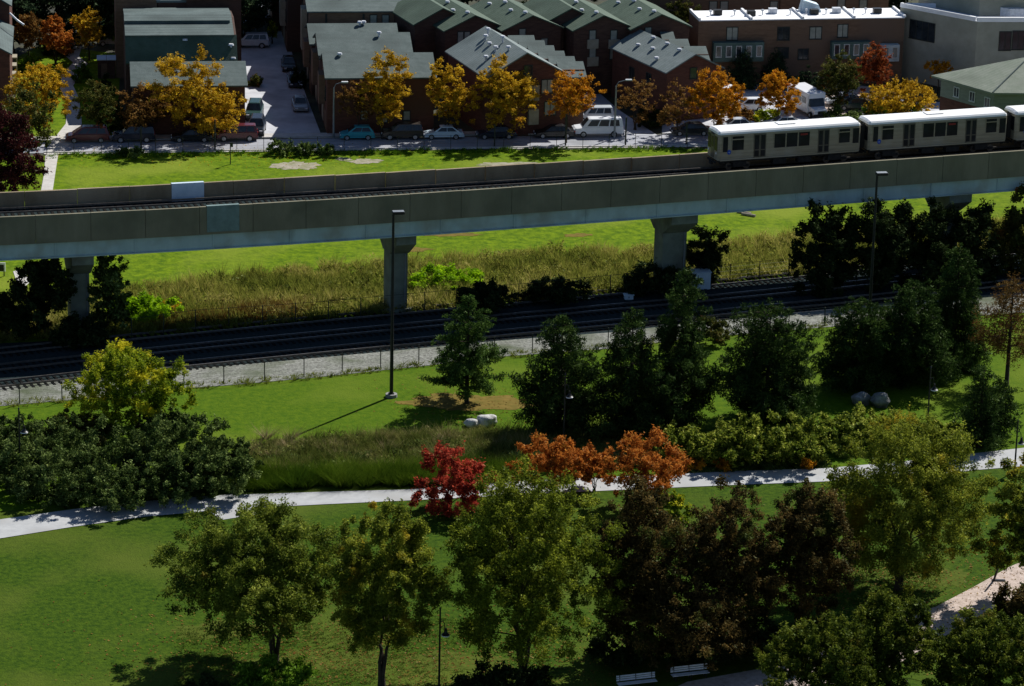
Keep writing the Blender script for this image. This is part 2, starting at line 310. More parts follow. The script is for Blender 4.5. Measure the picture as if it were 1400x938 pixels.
def conifer(name, label, base, ytop, halfw, lm, n=14000, nb=95, seed=0, leaf=(0.34, 0.10), power=0.85, bare=0.1, cat='tree', group=None, up=0.12, tr=0.22, vfl=0.85):
    rng = np.random.default_rng(seed + 500); p = P(*base); s = pxm(p + Vector((0, 0, 4))); th = math.asin(H / (CAM - p).length)
    Ht = (base[1] - ytop) / (s * math.cos(th)); Rm = halfw / s
    C = []; rad = []; lim = []
    for k in range(nb):
        t = (k + rng.uniform(0, 1)) / nb; z = Ht * (bare + (0.98 - bare) * t); L_ = Rm * (max(1 - t, 0.0) ** power) * rng.uniform(0.6, 1.12) + 0.15
        if t < .12: L_ *= rng.uniform(0.5, 1.05)
        a = k * 2.399 + rng.uniform(-.5, .5); L_ *= 1 + .22 * math.sin(a * 2 + seed * 1.7 + t * 4) + .16 * math.sin(t * 11 + seed * 2.1 + a)
        e = Vector((math.cos(a) * L_, math.sin(a) * L_, z + L_ * up * rng.uniform(0, 2)))
        lim.append((Vector((0, 0, z)), e)); m_ = max(2, int(L_ / 0.42))
        for j in range(m_):
            f = 0.22 + 0.78 * (j + 1) / m_; q = Vector((0, 0, z)).lerp(e, f); C.append([q.x + rng.normal() * .12, q.y + rng.normal() * .12, q.z + rng.normal() * .22]); rad.append(rng.uniform(0.32, 0.62) * (0.75 + 0.6 * (1 - t)))
    C.append([0, 0, Ht * .98]); rad.append(.25)
    C = np.array(C); rad = np.array(rad); pts = clumpcloud(C, rad, n, rng, vfl, 0.6)
    V, Q = leafquads(pts, leaf[1], rng, 0.1, leaf[0] / leaf[1])
    t = thing(name, label, cat, (p.x, p.y, 0), 0, group); link('crown', fastmesh('crown', V, Q, lm), t)
    b = MB(); b.tube([(0, 0, -.1), (0, 0, Ht * .35), (0, 0, Ht * .97)], [tr, tr * .7, .03], 8)
    for a_, e_ in lim[::2]: b.tube([a_, a_.lerp(e_, .9)], [.05, .012], 4, cap=False)
    link('trunk', b.mesh('trunk', BARK, smooth=True), t); return t
def tufts(name, polys, n, h, m, seed, blades=16, spread=0.35, bw=0.07, hvar=0.4, label=None, cat='grass', hfun=None):
    """grass clumps scattered through quads given as photo corners measured on the ground; one uncountable mass"""
    rng = np.random.default_rng(seed); pts = []
    areas = []
    Q = []
    for q in polys:
        c = [P(*k) for k in q]; Q.append(c); areas.append(((c[1] - c[0]).cross(c[3] - c[0])).length)
    areas = np.array(areas); ns = rng.multinomial(n, areas / areas.sum())
    for c, k in zip(Q, ns):
        u = rng.uniform(0, 1, k); v = rng.uniform(0, 1, k)
        c = np.array([[q.x, q.y] for q in c])
        pts.append(((1 - u) * (1 - v))[:, None] * c[0] + (u * (1 - v))[:, None] * c[1] + (u * v)[:, None] * c[2] + ((1 - u) * v)[:, None] * c[3])
    pts = np.concatenate(pts); N_ = len(pts); hs = h * rng.uniform(1 - hvar, 1 + hvar, N_)
    if hfun is not None: hs = hs * hfun(pts)
    for fx, fy, ph in ((.55, .8, seed), (1.3, 1.1, seed * 2.3), (2.6, 2.9, seed * 3.1)): hs = hs * (1 + .17 * np.sin(pts[:, 0] * fx + ph + .8 * np.sin(pts[:, 1] * .7)) * np.cos(pts[:, 1] * fy + ph))
    idx = np.repeat(np.arange(N_), blades); n2 = len(idx)
    a = rng.uniform(0, 2 * np.pi, n2); lean = rng.uniform(0.05, 1.0, n2) * spread * 1.6; bh = hs[idx] * rng.uniform(0.55, 1.05, n2)
    base = np.stack([pts[idx, 0] + np.cos(a) * .1 * rng.uniform(0, 2, n2), pts[idx, 1] + np.sin(a) * .1 * rng.uniform(0, 2, n2), np.zeros(n2) + .02], 1)
    tip = base + np.stack([np.cos(a) * lean * bh, np.sin(a) * lean * bh, bh], 1)
    mid = base * .45 + tip * .55; mid[:, 2] += .08 * bh
    t = np.stack([-np.sin(a + 1), np.cos(a + 1), np.zeros(n2)], 1) * (bw * .5)
    V = np.stack([base - t * 1.3, base + t * 1.3, tip], 1).reshape(-1, 3)
    Fq = np.arange(n2 * 3).reshape(n2, 3)
    o = link(name, fastmesh(name, V, Fq, m)); tag(o, label, cat, kind='stuff'); return o
# ------------------------------------------------------------------ viaduct
VZ = 0.8
VN = [P(x, y, 11.6 + VZ) for x, y in ((0, 297), (180, 288.5), (360, 279), (520, 268.5), (680, 257.3), (850, 245.5), (985, 235.8), (1120, 227), (1260, 216), (1400, 206))]
cf = np.polyfit([v.x for v in VN], [v.y for v in VN], 3)
xs = np.linspace(-110, 150, 2601)
def cy(x):
    a, b_ = VN[0].x, VN[-1].x
    dc = np.polyder(cf)
    return np.where(x < a, np.polyval(cf, a) + np.polyval(dc, a) * (x - a), np.where(x > b_, np.polyval(cf, b_) + np.polyval(dc, b_) * (x - b_), np.polyval(cf, x)))
ys = cy(xs); ss = np.concatenate([[0], np.cumsum(np.hypot(np.diff(xs), np.diff(ys)))])
def curve(s, off=0.0, z=0.0):
    x = np.interp(s, ss, xs); y = np.interp(s, ss, ys); x2 = np.interp(s + .5, ss, xs); y2 = np.interp(s + .5, ss, ys)
    d = Vector((x2 - x, y2 - y, 0)).normalized(); return Vector((x - d.y * off, y + d.x * off, z)), d
def s_at(px, off, z, y0=240):
    lo, hi = 0.0, float(ss[-1])
    for _ in range(40):
        m_ = (lo + hi) / 2; q, _d = curve(m_, off, z); v = q - CAM
        if 700 + F * v.dot(RT) / v.dot(fw) < px: lo = m_
        else: hi = m_
    return lo
s985 = s_at(985, 0, 11.6); s360 = s_at(400, 0, 11.6)
def width(s): return float(np.interp(s, [s360, s985], [8.6, 7.5]))
c_par = mat('parapet_concrete', (0.165, 0.152, 0.1), (0.22, 0.205, 0.14), 0.5, 0.9, 9, c3=(0.14, 0.135, 0.09), scale3=0.3, bump=0.25, bscale=6, stretch=(1, 1, .22))
c_par2 = mat('inner_parapet_concrete', (0.2, 0.15, 0.09), (0.3, 0.24, 0.15), 0.6, 0.9, 9, c3=(0.34, 0.27, 0.18), scale3=0.12, bump=0.25, bscale=6, stretch=(1, 1, .35))
c_girder = mat('pale_blue_girder_paint', (0.34, 0.46, 0.46), (0.44, 0.56, 0.55), 0.7, 0.6, 8, c3=(0.3, 0.34, 0.3), scale3=0.35, stretch=(1, 1, .3))
c_pier = mat('pier_concrete', (0.13, 0.15, 0.12), (0.22, 0.25, 0.2), 0.5, 0.9, 9, c3=(0.1, 0.1, 0.08), scale3=0.3, bump=0.2)
c_patch = mat('blue_grey_panel_metal', (0.13, 0.19, 0.18), (0.18, 0.26, 0.25), 1.5, 0.6)
c_steel = mat('rail_steel', (0.12, 0.11, 0.1), (0.22, 0.2, 0.19), 3, 0.4, metal=0.6)
c_tie = mat('shade_dark_sleeper', (0.008, 0.008, 0.008), (0.018, 0.018, 0.017), 4, 0.95, spec=0.03)  # near-black to sink into the shade painted on the ballast
c_grey = mat('grey_lamp_pole_metal', (0.18, 0.2, 0.22), (0.26, 0.28, 0.3), 3, 0.5, metal=0.4)
c_dark = mat('black_painted_metal', (0.012, 0.013, 0.014), (0.02, 0.022, 0.022), 3, 0.4)
org, _ = curve(s_at(0, 0, 11.6), 0, 0)
VIA = thing('elevated_railway', 'long concrete elevated railway with pale blue girders crossing the whole view', 'viaduct', org + Vector((0, 0, VZ)))
def vseg(name, s0, s1, offs, z0, z1, m, parent=VIA, label=None, extra=None):
    a0, _ = curve(s0, offs[0], z0); b0, _ = curve(s1, offs[0], z0); a1, _ = curve(s0, offs[1], z0); b1, _ = curve(s1, offs[1], z0)
    dz = Vector((0, 0, z1 - z0)); mb = MB(); q = [a0 - org, b0 - org, b1 - org, a1 - org]
    mb.hexa(q + [k + dz for k in q])
    if extra: extra(mb, a0 - org, b0 - org)
    return link(name, mb.mesh(name, m if not extra else [m, m]), parent, label=label)
PL = 5.02; S0 = s_at(-260, 0, 11.6); S1 = s_at(1760, 0, 11.6)
pn0, pn1 = s_at(283, 0, 10.5), s_at(327, 0, 10.5); pf0, pf1 = s_at(234, 8.6, 11), s_at(278, 8.6, 11)
s = S0; k = 0
while s < S1:
    e = min(s + PL, S1); W = width((s + e) / 2)
    vseg('parapet_panel', s + .02, e - .02, (0, .28), 8.95, 11.6 + (k % 3) * .01, c_par)
    vseg('parapet_cap', s, e, (-.05, .33), 11.62, 11.72, c_par2, VIA) if False else None
    vseg('inner_parapet_panel', s + .025, e - .025, (W - .28, W), 9.3, 11.6 + (k * 7 % 4) * .012, c_par2)
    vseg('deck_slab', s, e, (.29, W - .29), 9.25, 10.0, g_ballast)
    s = e; k += 1
vseg('replacement_panel', pn0, pn1, (-.06, .34), 9.2, 11.68, c_patch, label='blue grey patch panel bolted over the near parapet')
vseg('replacement_panel', pf0, pf1, (8.6 - .36, 8.66), 9.65, 11.7, mat('pale_blue_panel_metal', (0.5, 0.62, 0.7), (0.62, 0.72, 0.8), 1.0, 0.5), label='pale blue patch panel on the far parapet')
s = S0
while s < S1:
    e = min(s + 7.3, S1); W = width((s + e) / 2)
    for o_ in (.35, W - .5):
        def ex(mb, a, b2, o_=o_):
            pass
        g = vseg('girder_segment', s + .015, e - .015, (o_, o_ + .06), 7.56, 8.93, c_girder)
        f2 = vseg('girder_flange', s, e, (o_ - .2, o_ + .25), 7.45, 7.555, c_girder)
        vseg('girder_stiffener', e - .08, e + .02, (o_ - .12, o_ - .003), 7.56, 8.92, c_girder)
    s = e
for o_ in (1.55, 2.99, width(s985) - 2.57, width(s985) - 1.13):
    mb = MB(); n_ = 60; st = [S0 + (S1 - S0) * i / n_ for i in range(n_ + 1)]
    for i in range(n_):
        f_ = lambda s_: width(s_) - width(s985) if o_ > 4 else 0.0
        a = curve(st[i], o_ - .04 + f_(st[i]), 10.26)[0] - org; b2 = curve(st[i + 1], o_ - .04 + f_(st[i + 1]), 10.26)[0] - org; a1 = curve(st[i], o_ + .04 + f_(st[i]), 10.26)[0] - org; b1 = curve(st[i + 1], o_ + .04 + f_(st[i + 1]), 10.26)[0] - org
        mb.hexa([a, b2, b1, a1] + [q + Vector((0, 0, .16)) for q in (a, b2, b1, a1)])
    link('running_rail', mb.mesh('running_rail', c_steel), VIA)
mb = MB(); s = S0
while s < S1:
    for o_ in (1.0, width(s) - 3.1):
        a, d = curve(s, o_, 10.01); n_ = Vector((-d.y, d.x, 0)); mb.obox(a - org, d * .24, n_ * 2.5, (0, 0, .05))
    s += .62
o = link('sleepers', mb.mesh('sleepers', c_tie), VIA); o['kind'] = 'stuff'
def pier(px, pyb, wd, depth=2.2, capw=6.8, zc=7.44, label=None):
    W = 8.2; s_ = s_at(px, 3.2, 0); c_, d = curve(s_, 4.1, 0); n_ = Vector((-d.y, d.x, 0)); c_ = c_ - org
    mb = MB(); mb.obox(c_ - d * wd / 2 - n_ * depth / 2 - Z3 * (VZ + .1), d * wd, n_ * depth, (0, 0, 5.3 + VZ)); mb.obox(c_ - d * (wd / 2 + .35) - n_ * (depth / 2 + .35) - Z3 * (VZ + .1), d * (wd + .7), n_ * (depth + .7), (0, 0, .45))
    o = link('pier', mb.mesh('pier', c_pier), VIA, label=label)
    prof = [(-depth / 2, 5.0), (depth / 2, 5.0), (capw / 2, 6.5), (capw / 2, zc), (-capw / 2, zc), (-capw / 2, 6.5)]
    mb = MB(); cw = wd + .25; mb.prism([c_ - d * cw / 2 + n_ * q + Z3 * z_ for q, z_ in prof], d * cw)
    link('pier_cap', mb.mesh('pier_cap', c_pier), o)
    mb = MB(); a = c_ - n_ * (depth / 2 + .08) + d * (wd / 2 - .25); mb.tube([a + Z3 * .3, a + Z3 * 5.0], .07, 6); link('drain_pipe', mb.mesh('drain_pipe', c_grey), o)
pier(110, 435, 1.75, label='leftmost pier of the elevated railway, standing among dark shrubs')
pier(544, 423, 1.7, label='pier standing beside the lime green bush')
pier(919, 385, 2.5, label='wide pier beside the white equipment cabinet')
pier(1292, 350, 2.2, label='rightmost pier, hidden among dark trees')
pier(-300, 460, 1.8); pier(1690, 460, 1.8)
# ------------------------------------------------------------------ train on the viaduct
t_steel = mat('stainless_train_body', (0.27, 0.24, 0.165), (0.38, 0.335, 0.24), 1.0, 0.45, 4, metal=0.25, stretch=(.3, 1, 6), c3=(0.38, 0.35, 0.28), scale3=0.4)
t_roof = mat('white_train_roof', (0.88, 0.88, 0.86), (0.95, 0.95, 0.93), 0.6, 0.35, 5, c3=(0.84, 0.82, 0.78), scale3=0.5)
t_glass = mat('dark_train_glass', (0.008, 0.01, 0.012), (0.02, 0.024, 0.03), 0.8, 0.2, spec=0.15)
t_under = mat('train_underframe', (0.015, 0.014, 0.013), (0.04, 0.036, 0.03), 3, 0.8)
t_door = mat('grey_train_door', (0.09, 0.085, 0.065), (0.14, 0.13, 0.1), 2, 0.4, metal=0.3)
t_red = mat('dark_red_sign', (0.25, 0.03, 0.02)); t_blue = mat('blue_logo', (0.02, 0.08, 0.4)); t_white = mat('white_paint', (0.78, 0.78, 0.76))
TL, TW = 15.3, 2.85
def text(s_, size, m, parent, loc, rot, name='lettering'):
    cu = bpy.data.curves.new(name, 'FONT'); cu.body = s_; cu.size = size; cu.extrude = 0.004; cu.align_x = 'CENTER'; cu.align_y = 'CENTER'; cu.materials.append(m)
    tmp = bpy.data.objects.new('tmp', cu); COL.objects.link(tmp); bpy.context.view_layer.update()
    me = bpy.data.meshes.new_from_object(tmp.evaluated_get(bpy.context.evaluated_depsgraph_get())); bpy.data.objects.remove(tmp)
    o = link(name, me, parent, loc); o.rotation_euler = rot; return o
def traincar(label, s_front, first=False):
    off = lambda s_: width(s_) - 1.85
    a, _ = curve(s_front, off(s_front), 10.42 + VZ); b, _ = curve(s_front + TL, off(s_front + TL), 10.42 + VZ); ang = math.atan2(b.y - a.y, b.x - a.x)
    t = thing('train_car', label, 'train car', a, ang, 'train cars on the elevated railway')
    h = TW / 2; prof = [(-h + .06, .95), (-h, 1.3), (-h, 2.3), (-h + .06, 3.05), (h - .06, 3.05), (h, 2.3), (h, 1.3), (h - .06, .95)]
    def loft(xs_, prof_, name, m, bev=0):
        mb = MB(); b0 = len(mb.v); n = len(prof_[0])
        for x_, pr in zip(xs_, prof_): mb.v += [(x_, y_, z_) for y_, z_ in pr]
        for i in range(len(xs_) - 1):
            for k_ in range(n): mb.f.append((i * n + k_, (i + 1) * n + k_, (i + 1) * n + (k_ + 1) % n, i * n + (k_ + 1) % n)); mb.mi.append(0)
        mb.f.append(tuple(range(n))); mb.mi.append(0); mb.f.append(tuple(range(len(xs_) * n - 1, (len(xs_) - 1) * n - 1, -1))); mb.mi.append(0)
        return link(name, mb.mesh(name, m), t)
    sq = lambda f_: [(y_ * f_, z_) for y_, z_ in prof]
    body = loft([0, .18, TL - .18, TL], [sq(.86), prof, prof, sq(.86)], 'body', t_steel)
    rp = [(-h + .04, 3.06), (-h + .07, 3.2), (-h + .22, 3.32), (-.45, 3.4), (.45, 3.4), (h - .22, 3.32), (h - .07, 3.2), (h - .04, 3.06)]
    loft([.02, .22, TL - .22, TL - .02], [[(y_ * .86, 3.06 + (z_ - 3.06) * .6) for y_, z_ in rp], rp, rp, [(y_ * .86, 3.06 + (z_ - 3.06) * .6) for y_, z_ in rp]], 'roof', t_roof)
    mb = MB()
    for sgn in (-1, 1):
        for z_ in (1.12, 1.24, 1.36, 1.48, 1.6): mb.box(.25, TL - .25, sgn * (h + .012) - .012, sgn * (h + .012) + .012, z_, z_ + .04)
        mb.box(.2, TL - .2, sgn * (h + .03) - .03, sgn * (h + .03) + .03, .93, 1.02)
    link('fluted_panel', mb.mesh('fluted_panel', t_steel), body)
    fr = [(.03, .065, 1.65, 2.9, 'w'), (.095, .175, 1.75, 2.9, 'h'), (.388, .465, 1.72, 2.88, 'w'), (.473, .55, 1.72, 2.88, 'w'), (.558, .635, 1.72, 2.88, 'w'), (.843, .92, 1.75, 2.9, 'h'), (.94, .985, 1.65, 2.9, 'w')]
    for sgn in (-1, 1):
        y_ = sgn * (h + .012)
        for f0, f1, z0, z1, kd in fr:
            mb = MB(); X0, X1 = f0 * TL, f1 * TL
            mb.box(X0 - .05, X1 + .05, min(y_, y_ + sgn * .015), max(y_, y_ + sgn * .015), z0 - .05, z0); mb.box(X0 - .05, X1 + .05, min(y_, y_ + sgn * .015), max(y_, y_ + sgn * .015), z1, z1 + .05)
            mb.box(X0 - .05, X0, min(y_, y_ + sgn * .015), max(y_, y_ + sgn * .015), z0, z1); mb.box(X1, X1 + .05, min(y_, y_ + sgn * .015), max(y_, y_ + sgn * .015), z0, z1)
            if kd == 'h': mb.box(X0, X1, min(y_, y_ + sgn * .018), max(y_, y_ + sgn * .018), z1 - .3, z1 - .22)
            o = link('window', mb.mesh('window', t_steel), t)
            mb = MB(); mb.box(X0, X1, min(y_ - sgn * .02, y_), max(y_ - sgn * .02, y_), z0, z1); link('pane', mb.mesh('pane', t_glass), o)
        for f0, f1 in ((.245, .33), (.695, .775)):
            X0, X1 = f0 * TL, f1 * TL; xm = (X0 + X1) / 2
            for x0, x1 in ((X0, xm - .015), (xm + .015, X1)):
                mb = MB(); mb.box(x0, x1, min(y_, y_ + sgn * .02), max(y_, y_ + sgn * .02), 1.02, 2.98); o = link('door', mb.mesh('door', t_door), t)
                mb = MB(); yy = y_ + sgn * .02; mb.box(x0 + .09, x1 - .09, min(yy, yy + sgn * .012), max(yy, yy + sgn * .012), 1.7, 2.88); mb.box(x0 + .09, x1 - .09, min(yy, yy + sgn * .012), max(yy, yy + sgn * .012), 1.12, 1.62); link('door_glass', mb.mesh('door_glass', t_glass), o)
    for xe, sgn in ((0, -1), (TL, 1)):
        mb = MB(); f_ = lambda x_: (min(xe, xe + sgn * x_), max(xe, xe + sgn * x_))
        mb.box(*f_(.03), -.4, .4, 1.02, 2.9); o = link('end_door', mb.mesh('end_door', t_door), t)
        mb = MB(); x0, x1 = f_(.045); mb.box(x0, x1, -.27, .27, 1.9, 2.75); link('pane', mb.mesh('pane', t_glass), o)
        for yy in (-.82, .82):
            mb = MB(); mb.box(*f_(.03), yy - .33, yy + .33, 1.7, 2.88); link('end_window', mb.mesh('end_window', t_glass), t)
        mb = MB(); mb.box(*f_(.42), -.5, .5, 1.0, 2.9); link('gangway_chain', mb.mesh('gangway_chain', t_under), t) if not (first and xe == 0) else None
        mb = MB(); mb.box(*f_(.25), -.25, .25, .55, .85); mb.box(*f_(.12), -1.0, 1.0, .8, .96); link('coupler', mb.mesh('coupler', t_under), t)
        mb = MB(); mb.box(*f_(.04), -.42, .42, 2.93, 3.04); link('head_sign', mb.mesh('head_sign', t_under), t)
    mb = MB()
    mb.box(.3, TL - .3, -1.15, 1.15, .72, .94)
    for x0 in (1.1, 5.4, 8.1, 11.3):
        mb.box(x0 + .6, x0 + 2.0, -1.25, -.5, .3, .72); mb.box(x0 + .4, x0 + 1.7, .5, 1.25, .3, .72)
    link('underframe', mb.mesh('underframe', t_under), t)
    for xc in (2.4, TL - 2.4):
        mb = MB(); mb.box(xc - 1.1, xc + 1.1, -1.05, -.9, .3, .5); mb.box(xc - 1.1, xc + 1.1, .9, 1.05, .3, .5); mb.box(xc - .25, xc + .25, -1.0, 1.0, .3, .55)
        bg_ = link('bogie', mb.mesh('bogie', t_under), t)
        for dx in (-.95, .95):
            mb = MB(); mb.tube([(xc + dx, -.78, .36), (xc + dx, -.66, .36)], .36, 14); mb.tube([(xc + dx, .66, .36), (xc + dx, .78, .36)], .36, 14); mb.tube([(xc + dx, -.66, .36), (xc + dx, .66, .36)], .08, 6)
            link('wheelset', mb.mesh('wheelset', c_steel), bg_)
    mb = MB(); mb.box(TL * .57, TL * .62, -h - .05, -h - .03, 2.62, 2.76); link('side_sign', mb.mesh('side_sign', t_red), t)
    mb = MB(); mb.box(.5 * TL - .9, .5 * TL + .9, -.5, .5, 3.405, 3.46); link('roof_vent', mb.mesh('roof_vent', t_roof), t)
    mb = MB(); mb.tube([(1.15, -h - .012, 1.62), (1.15, -h - .03, 1.62)], .2, 20); lg = link('logo_disc', mb.mesh('logo_disc', t_blue), t)
    text('cta', .17, t_white, lg, (1.15, -h - .035, 1.62), (R(90), 0, 0))
    if first:
        for yy in (-.95, .95):
            mb = MB(); mb.tube([(-.01, yy, 1.5), (-.06, yy, 1.5)], .09, 12); link('headlight', mb.mesh('headlight', t_white), t)
    for q_ in t.children_recursive:
        if q_.type == 'MESH' and q_.name.split('.')[0] not in ('bogie', 'wheelset', 'underframe', 'coupler') and not q_.data.get('zs'):
            q_.data['zs'] = 1
            for v_ in q_.data.vertices: v_.co.z = 1.12 + (v_.co.z - .93) * 1.22
    for q_ in t.children_recursive:
        if q_.name.startswith('lettering'): q_.location.z = 0; q_.location.z = 1.12 + (1.62 - .93) * 1.22; [setattr(v_.co, 'z', (v_.co.z - 1.12) / 1.22 + .93) for v_ in q_.data.vertices]
        if q_.name.startswith('underframe'):
            for v_ in q_.data.vertices: v_.co.z *= 1.2
    return t
sf = s_at(982, width(s985) - 3.4, 12.0)
traincar('leading stainless train car with a white roof and blue round logo near its front', sf, True)
traincar('middle stainless train car, the only one seen whole behind the leading one', sf + TL + .85)
traincar('third train car running out of the right edge of the photo', sf + 2 * (TL + .85))
# ------------------------------------------------------------------ ground tracks
GT = [P(x, y, .3) for x, y in ((0, 529), (180, 509), (360, 488), (534, 474), (680, 459), (840, 446), (960, 433), (1090, 419), (1200, 408), (1400, 388))]
gf = np.polyfit([v.x for v in GT], [v.y for v in GT], 3); gd = np.polyder(gf)
def gpt(x, off):
    xc = min(max(x, GT[0].x), GT[-1].x); y = np.polyval(gf, xc) + np.polyval(gd, xc) * (x - xc); m_ = np.polyval(gd, xc); d = Vector((1, m_, 0)).normalized()
    return Vector((x - d.y * off, y + d.x * off, 0)), d
def track(label, off, lit):
    o0, _ = gpt(0, off); t = thing('railway_track', label, 'railway track', o0, 0, 'ground railway tracks under the elevated line')
    for r_ in (0, 1.5):
        mb = MB(); X = np.linspace(-90, 130, 56)
        for i in range(55):
            a, d = gpt(X[i], off + r_); b2, _ = gpt(X[i + 1], off + r_); n_ = Vector((-d.y, d.x, 0)) * .09; a.z = b2.z = .2
            a -= o0; b2 -= o0; mb.hexa([a, b2, b2 + n_, a + n_] + [q + Vector((0, 0, .17)) for q in (a, b2, b2 + n_, a + n_)])
        link('rail', mb.mesh('rail', c_steel), t)
    mb = MB(); x = -90.0
    while x < 130:
        a, d = gpt(x, off - .55); n_ = Vector((-d.y, d.x, 0)); mb.obox(a - o0 + Vector((0, 0, .02)), d * .23, n_ * 2.6, (0, 0, .09)); x += .58
    o = link('sleepers', mb.mesh('sleepers', c_tie), t); o['kind'] = 'stuff'
track('ground railway track nearest the pale gravel strip', 0, 1)
track('middle ground railway track in the shade of the viaduct', 4.6, 0)
track('ground railway track farthest back, beside the tall meadow grass', 9.2, 0)
# ------------------------------------------------------------------ fences, lamps and other street furniture
c_fence = mat('dark_green_fence_metal', (0.02, 0.025, 0.02), (0.035, 0.04, 0.035), 3, 0.5)
def fence(label, pts, h=1.9, step=3.7, r_=.05, m=c_fence, wires=5):
    W_ = [P(*q) for q in pts]; o0 = W_[0]; t = thing('chain_link_fence', label, 'fence', o0)
    L_ = [0]; 
    for a, b2 in zip(W_, W_[1:]): L_.append(L_[-1] + (b2 - a).length)
    def at_(s_): return Vector([float(np.interp(s_, L_, [q[i] for q in W_])) for i in range(3)])
    n_ = int(L_[-1] / step); ps = [at_(i * step) - o0 for i in range(n_ + 1)]
    mb = MB(); mb.tube([(0, 0, 0), (0, 0, h)], [r_, r_], 6); me = mb.mesh('post', m)
    for q in ps: link('post', me, t, q)
    mb = MB()
    for a, b2 in zip(ps, ps[1:]): mb.tube([a + Z3 * (h - .03), b2 + Z3 * (h - .03)], r_ * .45, 5)
    link('top_rail', mb.mesh('top_rail', m), t)
    mb = MB()
    for a, b2 in zip(ps, ps[1:]):
        for k_ in range(wires): z_ = h * (k_ + .3) / wires; mb.tube([a + Z3 * z_, b2 + Z3 * z_], .006, 3, cap=False)
    o = link('wire_mesh', mb.mesh('wire_mesh', m), t); o['kind'] = 'stuff'
fence('chain link fence along the lower edge of the pale gravel strip', [(-90, 560), (4, 553), (69, 551), (313, 525), (370, 521), (428, 515), (482, 508), (692, 486), (840, 474), (960, 461), (1130, 446), (1400, 426)])
fence('chain link fence between the tall meadow grass and the tracks', [(180, 465), (275, 452), (360, 447), (438, 441), (671, 420), (804, 407), (1100, 379)], 2.1, 3.2)
fence('thin wire fence between the green field and the street', [(64, 212.5), (200, 210.5), (500, 206.5), (980, 201.6)], 1.75, 3.0, .035)
def flood(label, px, pyb, h, headdir=1):
    p = P(px, pyb); t = thing('light_pole', label, 'light pole', p, 0.2, 'tall black floodlight poles on the lawn')
    mb = MB(); mb.tube([(0, 0, .3), (0, 0, h * .5), (0, 0, h)], [.17, .14, .11], 8); mb.box(-.22, .22, -.22, .22, .28, .4); link('pole', mb.mesh('pole', c_dark, smooth=False), t)
    mb = MB(); mb.tube([(0, 0, 0), (0, 0, .32)], [.55, .52], 16); link('concrete_base', mb.mesh('concrete_base', mat('lamp_base_concrete', (.2, .2, .19), (.3, .3, .29), 2)), t)
    mb = MB(); mb.tube([(0, 0, h - .15), (.35, 0, h - .1)], .06, 6); link('arm', mb.mesh('arm', c_dark), t)
    mb = MB(); mb.box(-.1, .95, -.32, .32, h - .14, h + .1); o = link('lamp_head', mb.mesh('lamp_head', c_dark, bevel=.03), t)
    mb = MB(); mb.box(-.06, .91, -.28, .28, h + .1, h + .125); link('lid', mb.mesh('lid', c_grey), o)
flood('tall black floodlight pole on a round base on the open lawn', 535, 543, 16.9)
flood('tall black floodlight pole rising from behind the dark pines on the right', 1186, 478, 16.9)
def parklamp(label, px, pyb, h=5.6, rz=0.0, tilt=0):
    p = P(px, pyb); t = thing('park_lamp', label, 'lamp post', p, rz, 'black park lamps with hanging bell shades')
    mb = MB(); mb.tube([(0, 0, 0), (0, 0, .5), (0, 0, .55), (0, 0, h)], [.13, .12, .08, .06], 8); mb.tube([(0, 0, h), (0, 0, h + .12)], [.09, .03], 8); link('pole', mb.mesh('pole', c_dark), t)
    z = h - 1.0
    mb = MB(); mb.tube([(0, 0, z), (.2, 0, z + .1), (.32, 0, z - .15), (.36, 0, z - .5)], .035, 6); mb.tube([(0, 0, z - .45), (.2, 0, z - .3)], .03, 5); link('arm', mb.mesh('arm', c_dark), t)
    mb = MB(); mb.tube([(.4, 0, z - .45), (.4, 0, z - .75), (.4, 0, z - .95)], [.09, .13, .3], 14); o = link('shade', mb.mesh('shade', c_dark, smooth=True), t)
    mb = MB(); mb.tube([(.4, 0, z - .94), (.4, 0, z - 1.02)], [.27, .31], 14); link('glass_ring', mb.mesh('glass_ring', t_white), o)
parklamp('park lamp in front of the shrub mass at the far left', 28, 664, 6.6)
parklamp('park lamp in the near lawn between two birches', 600, 948, 6.4)
parklamp('park lamp among the dark pines above the orange bushes', 770, 618, 6.9)
parklamp('park lamp beside the boulders, standing tallest on the right lawn', 1266, 612, 7.2)
parklamp('park lamp half hidden in the dark reddish trees', 1095, 835, 6.4)
parklamp('park lamp at the right edge beside the concrete path', 1387, 645, 4.5)
# leaning dark post at the gravel path
p = P(1358, 795); t = thing('leaning_post', 'dark leaning post beside the pinkish gravel path', 'post', p)
mb = MB(); mb.tube([(0, 0, 0), (.75, .1, 2.7)], [.09, .08], 8); link('pole', mb.mesh('pole', c_dark), t); mb = MB(); mb.box(-.1, .9, -.12, .12, 0, .16); link('foot', mb.mesh('foot', c_dark), t)
def cobra(label, px, pyb, pyt, arm=1.4):
    p = P(px, pyb); s = pxm(p); h = (pyb - pyt) / s / .97
    t = thing('street_lamp', label, 'street lamp', p, 0.1, 'grey street lamps along the street')
    mb = MB(); mb.tube([(0, 0, 0), (0, 0, h * .9)], [.13, .08], 8); link('pole', mb.mesh('pole', c_grey), t)
    mb = MB(); mb.tube([(0, 0, h * .9), (.25 * arm, 0, h * .97), (arm, 0, h)], .05, 6); link('arm', mb.mesh('arm', c_grey), t)
    mb = MB(); mb.box(arm - .15, arm + .6, -.17, .17, h - .06, h + .1); link('lamp_head', mb.mesh('lamp_head', mat('pale_lamp_housing', (.6, .62, .65)), bevel=.04), t)
cobra('grey street lamp at the corner of the terrace by the teal car', 456, 189, 113, 1.0)
cobra('grey street lamp with a curved arm above the white van', 840, 190, 110, 1.2)
